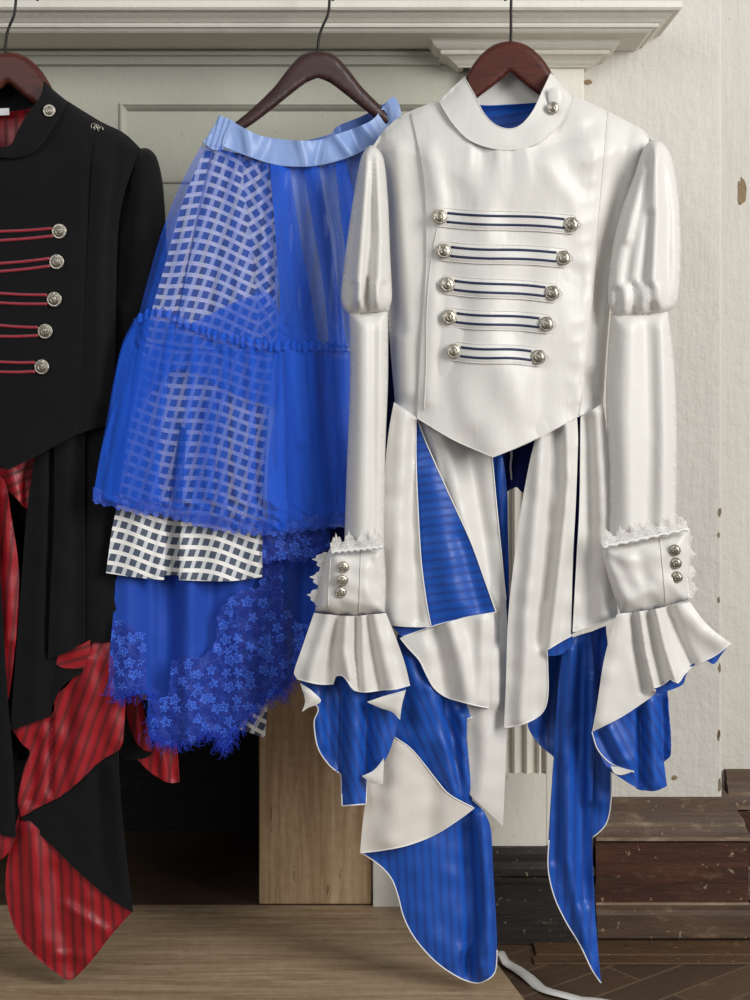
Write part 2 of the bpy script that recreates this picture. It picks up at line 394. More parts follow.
def sheet(T, name, pts, Y0, fn, mat, back=None, step=4.0, t=0.0016, uv=(0, 0), parent=None, label=None, uvfn=None, raw=False):
    """a cloth panel with thickness: front shell, back shell and rim"""
    poly = np.asarray(pts, float) if raw else spline(pts)
    s = Surf(Y0, fn, poly); V, Tr = region(poly, step)
    x, y = V[:, 0], V[:, 1]; P = s.P(x, y)
    N = np.zeros_like(P)
    for i, j, k in Tr:
        n = np.cross(P[j] - P[i], P[k] - P[i]); N[i] += n; N[j] += n; N[k] += n
    N /= np.maximum(np.linalg.norm(N, axis=1, keepdims=True), 1e-12)
    if N[:, 1].mean() > 0: Tr = [(a, c, b) for a, b, c in Tr]; N = -N
    n = len(P); B = P - N * t
    f = list(Tr) + [(a + n, c + n, b + n) for a, b, c in Tr]; mi = [0] * len(Tr) + [1] * len(Tr)
    be = bedge(Tr); bv = sorted({i for e in be for i in e}); m1 = {q: 2 * n + k for k, q in enumerate(bv)}; nb = len(bv)
    for a, b in be: f.append((m1[b], m1[a], m1[a] + nb, m1[b] + nb)); mi.append(0)
    if uvfn: U = uvfn(x, y)
    else:
        c, si = math.cos(uv[0]), math.sin(uv[0]); U = np.stack([(x * c + y * si) / 100, (-x * si + y * c) / 100], 1)
    o = T.mesh(name, np.vstack([P, B, P[bv], B[bv]]), f, [mat, back or mat], mi, np.vstack([U, U, U[bv], U[bv]]), parent, True, label)
    s.o = o; return s
def net(T, name, pts, Y0, fn, mat, step=4.0, uv=(0, 0), parent=None, label=None, raw=False):
    """one layer of a fabric so thin that its net shows through"""
    poly = np.asarray(pts, float) if raw else spline(pts)
    s = Surf(Y0, fn, poly); V, Tr = region(poly, step); x, y = V[:, 0], V[:, 1]; P = s.P(x, y)
    c, si = math.cos(uv[0]), math.sin(uv[0]); U = np.stack([(x * c + y * si) / 100, (-x * si + y * c) / 100], 1)
    s.o = T.mesh(name, P, Tr, mat, None, U, parent, True, label); return s
def pillow(T, name, pts, Y0, Tf, Tb, R, fn, mat, step=4.0, parent=None, uv=(0, 0), label=None):
    """a closed hollow body (sleeve, hanger arm): rounded front and back that meet at the outline"""
    poly = spline(pts); f0 = (lambda x, y, d, u, v: -Tf * dome(d, R) + (fn(x, y, d, u, v) * np.clip(d / 5, 0, 1) if fn else 0))
    s = Surf(Y0, f0, poly); V, Tr = region(poly, step, 1.5); x, y = V[:, 0], V[:, 1]; P = s.P(x, y)
    d, _ = pdist(x, y, poly, True); bd = d < 0.3
    kb = (D0 + s.base(x, y)) / F
    B = np.stack([(x - 375) * kb, s.base(x, y) + Tb * dome(np.where(bd, 0, d), R), ZC - (y - HY) * kb], -1)
    P[bd] = B[bd]
    n = len(P); idx = np.arange(n) + n; idx[bd] = np.nonzero(bd)[0]
    f = list(Tr) + [tuple(int(idx[i]) for i in (a, c, b)) for a, b, c in Tr]
    nrm = np.cross(P[Tr[0][1]] - P[Tr[0][0]], P[Tr[0][2]] - P[Tr[0][0]])
    if nrm[1] > 0: f = [tuple(reversed(q)) for q in f]
    c, si = math.cos(uv[0]), math.sin(uv[0]); U = np.stack([(x * c + y * si) / 100, (-x * si + y * c) / 100], 1)
    s.o = T.mesh(name, np.vstack([P, B]), f, mat, None, np.vstack([U, U]), parent, True, label)
    return s
def tube_vf(path, r, n=8, closed=False, flat=1.0):
    p = np.asarray(path, float); m = len(p); V = []; Fc = []
    tg = (np.roll(p, -1, 0) - np.roll(p, 1, 0)) if closed else np.gradient(p, axis=0)
    tg /= np.maximum(np.linalg.norm(tg, axis=1, keepdims=True), 1e-12)
    up = np.array([0, -1.0, 0.0]); rr = r if np.ndim(r) else np.full(m, r)
    for i in range(m):
        a = np.cross(tg[i], up)
        if np.linalg.norm(a) < 0.2: a = np.cross(tg[i], np.array([1.0, 0, 0]))
        a /= np.linalg.norm(a); b = np.cross(a, tg[i])
        for k in range(n):
            an = 2 * PI * k / n; V.append(p[i] + rr[i] * (math.cos(an) * a + flat * math.sin(an) * b))
    for i in range(m if closed else m - 1):
        for k in range(n):
            j = (i + 1) % m; Fc.append((i * n + k, i * n + (k + 1) % n, j * n + (k + 1) % n, j * n + k))
    if not closed:
        Fc.append(tuple(range(n))[::-1]); Fc.append(tuple((m - 1) * n + k for k in range(n)))
    return np.array(V), Fc
def tube(T, name, path, r, mat, n=8, closed=False, parent=None, flat=1.0, label=None):
    v, f = tube_vf(path, r, n, closed, flat)
    return T.mesh(name, v, f, mat, None, v[:, [0, 2]] * 7, parent, True, label)
def piping(T, surf, path, r, mat, name='piping', parent=None, closed=False, lift=0.0005, step=4, use='P', label=None):
    p = spline(path, closed, step); q = surf.P(p[:, 0], p[:, 1], lift) if use == 'P' else surf.at(p[:, 0], p[:, 1], lift)
    return tube(T, name, q, r, mat, 6, closed, parent if parent is not None else surf.o, 1.0, label)
def join_vf(*items):
    V, Fc, o = [], [], 0
    for v, f in items:
        V.append(np.asarray(v, float).reshape(-1, 3)); Fc += [tuple(i + o for i in q) for q in f]; o += len(V[-1])
    return np.vstack(V), Fc
def box_vf(x0, x1, y0, y1, z0, z1, b=0.0):
    import bmesh
    bm = bmesh.new(); bmesh.ops.create_cube(bm, size=1.0)
    for v in bm.verts: v.co = Vector(((x0 + x1) / 2 + v.co.x * (x1 - x0), (y0 + y1) / 2 + v.co.y * (y1 - y0), (z0 + z1) / 2 + v.co.z * (z1 - z0)))
    if b: bmesh.ops.bevel(bm, geom=bm.edges[:], offset=b, segments=2, affect='EDGES', profile=0.5)
    bm.verts.index_update()
    v = np.array([q.co[:] for q in bm.verts]); f = [tuple(w.index for w in q.verts) for q in bm.faces]; bm.free(); return v, f
def sweep_vf(path, prof, cap=True):
    """profile [(out, z)] carried along an x-y path; out is measured to the right-hand side of the walk"""
    p = np.asarray(path, float); m = len(p); V = []; k = len(prof)
    for i in range(m):
        ns = []
        for a, b in (((i - 1), i), (i, (i + 1))):
            if a < 0 or b >= m: continue
            d = p[b] - p[a]; d /= np.linalg.norm(d); ns.append(np.array([d[1], -d[0]]))
        n = sum(ns) / len(ns); n = n / max(1e-6, n @ ns[0])
        for o, z in prof: V.append((p[i, 0] + n[0] * o, p[i, 1] + n[1] * o, z))
    f = [(i * k + j, (i + 1) * k + j, (i + 1) * k + j + 1, i * k + j + 1) for i in range(m - 1) for j in range(k - 1)]
    if cap: f += [tuple(range(k)), tuple((m - 1) * k + j for j in range(k))[::-1]]
    return np.array(V), f
def lathe_vf(prof, n=20):
    """profile [(r, h)]; axis is -y, h grows toward the viewer side"""
    V = []; Fc = []; m = len(prof)
    for r, h in prof:
        for k in range(n): V.append((r * math.cos(2 * PI * k / n), -h, r * math.sin(2 * PI * k / n)))
    for i in range(m - 1):
        for k in range(n): Fc.append((i * n + k, i * n + (k + 1) % n, (i + 1) * n + (k + 1) % n, (i + 1) * n + k))
    Fc.append(tuple((m - 1) * n + k for k in range(n)))
    return np.array(V), Fc
def button_vf(r, tx=0.0, tz=0.0):
    v, f = lathe_vf([(r * .85, 0), (r, .12 * r), (r, .28 * r), (r * .9, .36 * r), (r * .8, .3 * r), (r * .72, .32 * r), (r * .5, .44 * r), (r * .2, .5 * r), (r * .02, .5 * r)])
    # embossed crest: a shield ring with a crossbar
    parts = [(v, f)]
    a = np.linspace(0, 2 * PI, 22, endpoint=False)
    parts.append(tube_vf(np.stack([.42 * r * np.cos(a), -.47 * r * np.ones(22), .46 * r * np.sin(a)], 1), r * .07, 5, True))
    parts.append(tube_vf(np.array([(-.3 * r, -.49 * r, .12 * r), (0, -.53 * r, .0), (.3 * r, -.49 * r, .12 * r)]), r * .08, 5))
    parts.append(tube_vf(np.array([(0, -.5 * r, -.38 * r), (0, -.53 * r, 0), (0, -.5 * r, .38 * r)]), r * .08, 5))
    V, Fc = join_vf(*parts)
    V[:, 1] += V[:, 0] * tx + V[:, 2] * tz
    return V, Fc
def button(T, surf, px, py, r_px, parent=None, lift=0.001, use='at', name='button', tx=0.0, tz=0.0):
    p = surf.at(np.array([px]), np.array([py]), lift)[0]
    v, f = button_vf(r_px * 0.0014, tx, tz)
    return T.mesh(name, v + p, f, M['silver'], parent=parent)
# ================================================================== THE ROOM
YB, YW, YS, YR, YP = 0.22, 0.25, 0.337, 0.42, 0.20   # pilaster, wall, stone slip, recessed wall, plinth faces
ZT = Z_(1, 0.098)                                  # top of the mantel shelf
def struct(name, vf, mat, smooth=False, loc=(0, 0, 0)):
    return single(name, vf[0], vf[1], mat, loc, kind='structure', smooth=smooth)
xw = X_(722, YW); xp0, xp1 = X_(470, YB), X_(584, YB); xL = -1.75
zpar = -0.012
struct('floor', box_vf(-3.2, 3.2, -4.2, 1.2, -0.06, zpar), M['parquet'])
wr = join_vf(box_vf(xp1, xw, YW, 1.0, zpar, 2.6, 0.004), box_vf(xL, xp1, YW, 1.0, ZT + 0.004, 2.6))
struct('wall_back', wr, M['wall'])
struct('wall_right', box_vf(xw, 3.2, YR, 1.0, zpar, 2.6), M['wall'])
struct('wall_left', box_vf(-3.2, xL, YR, 1.0, zpar, 2.6), M['wall'])
# worn skirting: profile (out, z) swept along the wall and round its corner
def zpx(py, Y): return Z_(py, Y)
zb = zpx(803, 0.215)
bp = [(0.0, zb), (0.012, zb), (0.018, zb - 0.006), (0.02, zb - 0.018), (0.026, zb - 0.026), (0.029, zb - 0.032), (0.029, zb - 0.038),
      (0.033, zb - 0.046), (0.038, zb - 0.052), (0.038, zb - 0.058), (0.033, zb - 0.062), (0.033, zb - 0.155), (0.036, zb - 0.158), (0.036, zb - 0.166), (0.041, zb - 0.172), (0.041, zpar + 0.006), (0.034, zpar), (0, zpar)]
ep = [(xp1 + 0.018, YW), (xw, YW), (xw, YR), (3.0, YR)]
v, f = sweep_vf(ep[:3] + [(xw, YR)], bp) if False else sweep_vf([ep[0], ep[1], (xw, YR)], bp)
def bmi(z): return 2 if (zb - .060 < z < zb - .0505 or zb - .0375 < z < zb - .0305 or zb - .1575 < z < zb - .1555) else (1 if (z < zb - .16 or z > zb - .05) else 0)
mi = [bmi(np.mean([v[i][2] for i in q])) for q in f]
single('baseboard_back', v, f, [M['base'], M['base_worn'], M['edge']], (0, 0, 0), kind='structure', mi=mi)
v, f = sweep_vf([(xw + 0.045, YR), (3.0, YR)], bp)
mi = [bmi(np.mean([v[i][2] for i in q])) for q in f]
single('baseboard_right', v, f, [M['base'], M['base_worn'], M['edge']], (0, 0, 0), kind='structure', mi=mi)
struct('trim_1', join_vf(box_vf(X_(536, 0.15), 1.2, 0.150, 0.205, zpar, zpar + 0.004, 0.0015), box_vf(X_(536, .09), 1.2, 0.118, 0.147, zpar, zpar + 0.003, 0.0015)), M['shoe'])
# dark crevice patches and bare plaster where the wall paint has come off
def flake(px, py, w, h, seed, Y=YW, mat=None, name='paint_chip'):
    r = np.random.default_rng(seed); a = np.linspace(0, 2 * PI, 18, endpoint=False); k = 1 + 0.25 * r.standard_normal(18) * .6
    pts = np.stack([px + w * k * np.cos(a), py + h * k * np.sin(a)], 1)
    return pts
wallT = Thing.__new__(Thing); wallT.loc = Vector((0, 0, 0)); wallT.o = bpy.data.objects['wall_back']
for i, (px, py, w, h) in enumerate([(742, 190, 4.5, 14), (588, 82, 4, 2.6), (720, 512, 1.6, 4), (719, 535, 1.0, 3), (719, 600, 1.0, 3), (720, 668, 1.1, 4), (719, 735, 1.2, 5), (720, 785, 1.2, 7), (675, 778, 2.6, 2.4)]):
    if px > 722: continue
    sheet(wallT, 'paint_chip', flake(px, py, w, h, i), YW - 0.0012, None, M['bare'], None, 2.5, 0.0008, raw=True, label='bare patch of chipped paint')
wallT2 = Thing.__new__(Thing); wallT2.loc = Vector((0, 0, 0)); wallT2.o = bpy.data.objects['wall_right']
sheet(wallT2, 'paint_chip', flake(742, 190, 4.5, 14, 0), YR - 0.0012, None, M['bare'], None, 2.5, 0.0008, raw=True, label='bare patch of chipped paint')
# ------------------------------------------------------------------ fireplace
fm = Thing('fireplace_mantel', 'cream painted fireplace mantel with a moulded shelf the clothes hang from', 'mantel', (X_(375, YB), YW, 0))
def out(px): return ((px - 375) * (D0 + YB) / F - xp1) / (1 + (px - 375) / F)
cp = [(682, 1), (683, 7), (680, 10), (673, 12.5), (670, 15), (665, 18.5), (661, 22), (658, 23.2), (659.5, 24.5), (658, 27), (654, 28), (651, 31), (648, 33)]
prof = [(-0.02, ZT), (out(676), ZT)]
for px, py in cp: prof.append((out(px), Z_(py, YB - out(px))))
prof += [(0.045, prof[-1][1] + 0.0005), (-0.02, prof[-1][1] + 0.0005)]
v, f = sweep_vf([(xL, YB), (xp1, YB), (xp1, YW - 0.001)], prof)
fm.mesh('shelf', v, f, M['mantel'], smooth=False)
# small moulding under the shelf on the recessed frieze
zf = prof[-1][1]
v, f = sweep_vf([(xL, YW), (X_(440, YW), YW)], [(0, zf - 0.002), (0.004, zf - 0.002), (0.004, Z_(50, .24)), (0.016, Z_(51.5, .235)), (0.016, Z_(55, .235)), (0.010, Z_(56.5, .24)), (0.009, Z_(64, .24)), (0.002, Z_(66.5, .25)), (0, Z_(66.5, .25))])
fm.mesh('frieze_moulding', v, f, M['frieze'], smooth=False)
# frieze board with a sunk panel
x0, x1 = X_(120, YW), X_(446, YW); zt, zm = Z_(103, YW), Z_(183, YW)
fr = join_vf(box_vf(xL, xp0, YW, YW + 0.04, zt, zf + 0.02), box_vf(xL, x0, YW, YW + 0.04, zm, zt), box_vf(x1, xp0, YW, YW + 0.04, zm, zt),
             box_vf(xL, xp0, YW, YW + 0.04, Z_(500, YW), zm), box_vf(x0, x1, YW + 0.010, YW + 0.03, zm, zt))
fm.mesh('frieze', fr[0], fr[1], M['frieze'], smooth=False)
w = 0.010
pm = [((x0, zm), (x0, zt)), ((x0, zt), (x1, zt)), ((x1, zt), (x1, zm)), ((x1, zm), (x0, zm))]
V = []; Fc = []
rp = [(0.0, YW - 0.003), (0.003, YW - 0.004), (0.005, YW - 0.001), (0.008, YW + 0.003), (0.011, YW + 0.0095)]
for o, y in rp: V += [(x0 + o, y, zm + o), (x0 + o, y, zt - o), (x1 - o, y, zt - o), (x1 - o, y, zm + o)]
for j in range(len(rp) - 1):
    for i in range(4): Fc.append((j * 4 + i, j * 4 + (i + 1) % 4, (j + 1) * 4 + (i + 1) % 4, (j + 1) * 4 + i))
fm.mesh('panel_moulding', V, Fc, M['frieze'], smooth=False)
# capital around the pilaster, pilaster with sunk reeds, black plinth
outc = out
cc = [(624, 33.5), (624, 37), (621, 40), (619, 44), (615, 47.5), (609, 50.5), (610.5, 52), (609, 54), (603, 56), (597, 60), (593, 63.5), (590, 65.5), (588, 67.5)]
prof = [(-0.002, Z_(33.3, .16))] + [(outc(px), Z_(py, YB - outc(px))) for px, py in cc] + [(-0.002, Z_(67.5, .22))]
v, f = sweep_vf([(X_(462, YB), YW - 0.001), (X_(462, YB), YB), (xp1, YB), (xp1, YW - 0.001)], prof)
fm.mesh('capital', v, f, M['mantel'], smooth=False)
xr0, xr1 = X_(484, YB), X_(546, YB); zr1, zr0 = Z_(100, YB), Z_(774, YB); ztop = Z_(34, YB); zpl = Z_(850, YP)
pv = join_vf(box_vf(xp0, xr0, YB, YW + .12, zpl, ztop, .002), box_vf(xr1, xp1, YB, YW + .12, zpl, ztop, .002), box_vf(xr0, xr1, YB, YW + .12, zr1, ztop),
             box_vf(xr0, xr1, YB, YW + .12, zpl, zr0), box_vf(xr0, xr1, YB + .012, YW + .1, zr0, zr1))
nr = 5; items = [pv]
for i in range(nr):
    xx = xr0 + (xr1 - xr0) * (i + .5) / nr
    a = np.linspace(0, PI, 9)
    v = []
    for z in (zr0, zr1):
        for q in a: v.append((xx - 0.0035 * math.cos(q), YB + 0.012 - 0.009 * math.sin(q), z))
    items.append((v, [(j, j + 1, j + 10, j + 9) for j in range(8)]))
pv = join_vf(*items)
fm.mesh('pilaster', pv[0], pv[1], M['mantel'], smooth=False)
pp = [(-0.001, zpl), (0.010, zpl), (0.014, zpl - .008), (0.014, zpl - .02), (0.019, zpl - .03), (0.019, zpl - .04), (0.014, zpl - .045), (0.014, zpl - .052), (0.02, zpl - .055), (0.02, zpl - .12), (0.023, zpl - .122), (0.023, zpar + .001), (-0.001, zpar + .001)]
v, f = sweep_vf([(xp0, YS - 0.003), (xp0, YB), (xp1 - 0.005, YB), (xp1 - 0.005, YW - .001)], pp)
pb = box_vf(xp0, xp1 - .006, YB, YS - .004, zpar + .001, zpl)
v, f = join_vf((v, f), pb)
fm.mesh('plinth', v, f, M['plinth'], smooth=False, label='scratched black plinth')
b = box_vf(X_(373, YS), X_(468, YS), YS - 0.012, YS + .1, 0.0, Z_(500, YW), .002)
fm.mesh('inner_leg', b[0], b[1], M['mantel'], smooth=False)
fs = Thing('fireplace_surround', 'brown veined travertine slabs framing the dark fireplace opening', 'stone surround', (X_(315, YS), YS, 0))
zo = Z_(700, YS); xj = X_(259, YS)
b = box_vf(xj, X_(371.5, YS), YS, YS + .1, 0.0005, Z_(495, YS), .003); fs.mesh('jamb', b[0], b[1], M['trav'], smooth=False)
b = box_vf(-1.25, xj - .0015, YS, YS + .1, zo, Z_(495, YS), .003); fs.mesh('lintel', b[0], b[1], M['trav'], smooth=False)
b = box_vf(-1.25, -1.09, YS, YS + .1, 0.0005, zo - .0015, .003); fs.mesh('jamb', b[0], b[1], M['trav'], smooth=False)
hx0, hx1 = X_(494, 0.055), X_(527, -0.045)
hv = [(-1.4, -.75), (hx1 + .13, -.75), (hx0 - .004, YP - 0.026), (xL + .3, YP - .026)]
# hearth slab: front part runs out under the clothes, back part reaches the stone
hp = [(-1.4, -0.60), (0.325, -0.60), (0.1625, 0.172), (0.12, 0.172), (0.12, 0.318), (0.12, 0.337), (-1.4, 0.337)]
n = len(hp); V = [(x, y, 0.0) for x, y in hp] + [(x, y, zpar - .02) for x, y in hp]
Fc = [tuple(range(n)), tuple(range(2 * n - 1, n - 1, -1))] + [(i, i + n, (i + 1) % n + n, (i + 1) % n) for i in range(n)]
single('hearth_slab', V, Fc, M['hearth'], (0, 0, 0), 'streaked brown travertine hearth slab lying below the hanging clothes', 'hearth')
fb = join_vf(box_vf(-1.12, xj + .02, 0.74, 0.80, 0.0, 0.9), box_vf(xj - .001, xj + .05, YS + .101, .8, 0, .9), box_vf(-1.14, -1.09, YS + .101, .8, 0, .9), box_vf(-1.12, xj + .04, YS + .101, .8, zo + .12, .9))
struct('wall_firebox', fb, M['soot'])
struct('floor_firebox', box_vf(-1.3, 0.12, 0.3375, 0.9, -.04, -.0005), M['soot_floor'])
# ================================================================== HANGERS
def hanger(label, cx, top, hook, half, mat, Y0, rot=0.0, loc=None):
    """half: right-hand outline points (dx, dy) from the top centre, clockwise: upper edge out to the tip, then the lower edge back"""
    T = Thing('coat_hanger', label, 'hanger', W(cx, top, Y0), group='wooden hangers on the mantel shelf')
    right = [(cx + p[0], top + p[1]) + tuple(p[2:]) for p in half]
    left = [(cx - p[0], top + p[1]) + tuple(p[2:]) for p in reversed(half) if abs(p[0]) > 0.01]
    pts = right + left
    Yf = (lambda x, y: Y0 + rot * (x - cx))
    pillow(T, 'hanger_arm', pts, Yf, 0.0070, 0.0070, 4.5, None, mat, 3.0)
    y0 = Yf(cx, 0); ztip = ZT + 0.0045
    P = [W(px, py, y0) for px, py in hook]
    a = P[-1]
    P += [Vector((a.x + .001, y0 + .004, ztip + .016)), Vector((a.x + .002, y0 + .02, ztip + .028)), Vector((a.x + .002, y0 + .045, ztip + .030)),
          Vector((a.x + .002, .103, ztip + .018)), Vector((a.x + .002, .120, ztip + .001)), Vector((a.x + .002, .128, ztip))]
    q = []
    for i in range(len(P) - 1):
        p0, p1, p2, p3 = P[max(i - 1, 0)], P[i], P[i + 1], P[min(i + 2, len(P) - 1)]
        for j in range(6):
            t = j / 6; q.append(0.5 * ((2 * p1) + (p2 - p0) * t + (2 * p0 - 5 * p1 + 4 * p2 - p3) * t * t + (3 * p1 - p0 - 3 * p2 + p3) * t ** 3))
    q.append(P[-1])
    tube(T, 'hook', [tuple(v) for v in q], 0.0020, M['wire'], 8)
    return T
jh = [(0, 0), (10, 1.5), (20, 6), (32, 17), (42, 32), (50, 48), (68, 67), (90, 83), (104, 92), (108, 98), (103, 103), (88, 98), (62, 82), (35, 59), (14, 43), (0, 31, 1)]
hanger('dark red-brown wooden hanger with black hook inside the white jacket', 510, 41, [(510.5, 44), (511, 30), (511, 10), (511.5, -12)], jh, M['mahogany'], 0.0)
hanger('reddish wooden hanger with black hook inside the black jacket', 8, 52, [(6, 55), (5.5, 46), (8, 30), (14, 15), (16, -2), (16, -14)], jh, M['mahogany'], 0.0)
sh = [(0, 0), (9, 1), (18, 5), (30, 18), (44, 36), (62, 54), (76, 66), (86, 74), (90, 80), (86, 83), (70, 76), (48, 60), (28, 44), (12, 32), (0, 27, 1)]
hanger('dark brown wooden hanger with black hook holding the blue skirt', 318, 51, [(318, 54), (318.5, 40), (322, 28), (328, 14), (329.5, 0), (329.5, -12)], sh, M['dark_mahogany'], 0.026, 0.0003)
# ================================================================== WHITE JACKET
wj = Thing('military_jacket', 'white satin military style jacket with blue striped lining on a wooden hanger', 'jacket', W(505, 985, 0))
sideL = [(442, 100), (420, 107), (398, 118), (381, 134), (376, 150), (386, 200), (388, 260), (390, 330), (395, 402)]
sideR = [(570, 96), (595, 105), (625, 120), (644, 131), (652, 148), (632, 190), (616, 250), (609, 320), (603, 403)]
TW = 0.05
def torso_dome(x, y):
    dl, _ = pdist(x, y, sideL); dr, _ = pdist(x, y, sideR); return -TW * dome(np.minimum(dl, dr), 105.0)
def fan(x, y, items):
    s = 0
    for path, w, a, *r in items: s = s + ridge(x, y, path, w, a * 1.4, *[q * (1.4 if i == 1 else 1) for i, q in enumerate(r)])
    return s
def torso_fn(x, y, d, u, v):
    s = torso_dome(x, y)
    s = s + fan(x, y, [([(383, 160), (392, 240), (400, 330)], 7, 0.004), ([(398, 150), (404, 260), (406, 390)], 9, -0.004),
                       ([(640, 150), (622, 230), (606, 330), (600, 395)], 7, -0.005), ([(628, 130), (612, 220), (598, 320)], 7, 0.004), ([(655, 150), (628, 210)], 5, .003),
                       ([(590, 380), (602, 400)], 10, 0.006)])
    return s + wrinkle(x, y, 60, 0.0012, 3, (1, .5))
torso = sheet(wj, 'body', [(442, 100, 1), (420, 107), (398, 118), (381, 134), (372, 150, 1), (384, 200), (386, 260), (389, 330), (395, 402, 1), (416, 417), (450, 437), (476, 450), (492, 457, 1),
                           (515, 449), (545, 435), (580, 416), (603, 403, 1), (608, 330), (616, 250), (634, 190), (656, 146, 1), (644, 131), (625, 120), (595, 105), (572, 96, 1),
                           (560, 122), (537, 142), (506, 149), (474, 141), (455, 124)], 0.0, torso_fn, M['satin'], M['navy'], 3.5)
def bib_fn(x, y, d, u, v):
    dl, _ = pdist(x, y, [(411, 113), (424, 180), (426, 260), (421, 340), (417, 418)])
    s = torso_fn(x, y, d, u, v) - 0.0026 - 0.0020 * np.clip(dl / 40, 0, 1)
    s = s + fan(x, y, [([(470, 148), (466, 190)], 4, -.0022, 7, 0), ([(484, 152), (482, 200)], 4, .002, 8, 0), ([(498, 153), (497, 195)], 4, -.0024, 7, 0), ([(512, 153), (514, 200)], 4, .002, 8, 0), ([(526, 150), (530, 190)], 4, -.0022, 7, 0),
                       ([(540, 148), (590, 128)], 9, .004), ([(545, 160), (575, 200), (585, 260)], 12, -.003), ([(596, 150), (590, 240), (584, 330), (578, 410)], 5, -.0012),
                       ([(430, 150), (440, 200), (432, 300), (428, 400)], 8, -.003), ([(455, 380), (470, 420)], 14, -.003), ([(500, 370), (490, 440)], 16, -.003), ([(540, 370), (535, 425)], 10, .002)])
    for k in range(14):   # puckers along the placket stitching
        yy = 140 + k * 20; s = s + ridge(x, y, [(598 - k * 1.4, yy), (588 - k * 1.4, yy + 3)], 4, -.0010)
    return s + wrinkle(x, y, 42, 0.0015, 5, (1, .5)) + wrinkle(x, y, 80, .0030, 6, (1, .45))
bib = sheet(wj, 'bib_front', [(411, 113, 1), (421, 108), (441, 100, 1), (455, 124), (474, 141), (506, 149), (537, 142), (560, 122), (573, 98, 1), (590, 104), (608, 112, 1), (603, 170), (597, 240), (590, 320), (584, 380), (579, 416, 1),
                              (545, 434), (515, 448), (493, 457, 1), (476, 450), (450, 438), (417, 418, 1), (421, 340), (426, 260), (424, 180)], 0.0, bib_fn, M['satin'], M['satin'], 3.2)
piping(wj, bib, [(608, 112), (603, 170), (597, 240), (590, 320), (584, 380), (579, 416)], 0.0010, M['satin'], 'placket_edge', lift=0)
piping(wj, bib, [(579, 416), (545, 434), (515, 448), (493, 457, 1), (476, 450), (450, 438), (417, 418)], 0.0008, M['satin'], 'hem_edge', lift=0)
piping(wj, bib, [(438, 225), (431, 262), (427, 310), (426, 370), (424, 410)], 0.0007, M['satin'], 'seam')
piping(wj, torso, [(395, 402), (416, 417)], 0.0008, M['satin'], 'hem_edge', lift=0); piping(wj, torso, [(580, 416), (603, 403)], 0.0008, M['satin'], 'hem_edge', lift=0)
# back of the jacket: outside of the back body, seen through nothing but closing the garment
backfn = lambda x, y, d, u, v: -torso_dome(x, y) * .8 + .004
sheet(wj, 'back_body', [(450, 104, 1), (422, 112), (402, 123), (388, 138), (384, 152, 1), (390, 200), (392, 260), (395, 330), (400, 402, 1), (450, 430), (497, 442), (545, 430), (597, 402, 1), (601, 330), (610, 250), (625, 190), (642, 150, 1), (634, 134), (620, 125), (592, 111), (562, 104, 1), (508, 110)],
      0.003, backfn, M['blue_lining'], M['satin'], 5)
# collar: front stand, back stand, lining seen inside
def col_fn(x, y, d, u, v):
    dd, _ = pdist(x, y, [(440, 102), (464, 77)]); de, _ = pdist(x, y, [(551, 73), (573, 98)])
    return -0.030 * dome(np.minimum(dd, de), 62.0) - 0.012 * np.clip((y - 85) / 60, 0, 1) + wrinkle(x, y, 30, .0006, 9)
collar = sheet(wj, 'collar', [(464, 77, 1), (474, 94), (483, 112), (494, 124), (508, 129), (521, 125), (533, 111), (542, 92), (551, 73, 1), (558, 81), (573, 99, 1), (561, 123), (538, 143), (506, 150), (473, 142), (454, 125), (439, 102, 1), (450, 90)], -0.012, col_fn, M['satin'], M['satin'], 3)
piping(wj, collar, [(464, 77), (474, 94), (483, 112), (494, 124), (508, 129), (521, 125), (533, 111), (542, 92), (551, 73)], 0.0008, M['satin'], 'collar_edge', lift=0)
piping(wj, collar, [(440, 103), (454, 125), (473, 142), (506, 150), (538, 143), (561, 123), (573, 99)], 0.0007, M['satin'], 'collar_seam', lift=0)
cb = sheet(wj, 'back_collar', [(462, 80, 1), (480, 70), (510, 66), (538, 68), (553, 76, 1), (549, 100), (530, 104), (508, 107), (482, 108), (466, 100)], 0.014, lambda x, y, d, u, v: 0.012 * dome(d, 30), M['satin'], M['satin'], 4)
sheet(wj, 'neck_lining', [(464, 102, 1), (484, 106), (510, 105), (536, 103), (552, 98, 1), (548, 120), (530, 136), (508, 142), (486, 136), (470, 122)], 0.010, lambda x, y, d, u, v: 0.010 * dome(d, 30), M['blue_lining'], M['satin'], 4, uv=(1.4, 0))
pc = collar.at(np.array([553.0]), np.array([104.0]), .001)[0]
button(wj, collar, 553, 108, 6.0, collar.o, 0.007)
tab = sheet(wj, 'collar_tab', [(549, 90), (555, 87), (561, 91), (561, 102), (555, 107), (549, 102)], -0.041, lambda x, y, d, u, v: -.002 * dome(d, 5), M['satin'], None, 2.5)
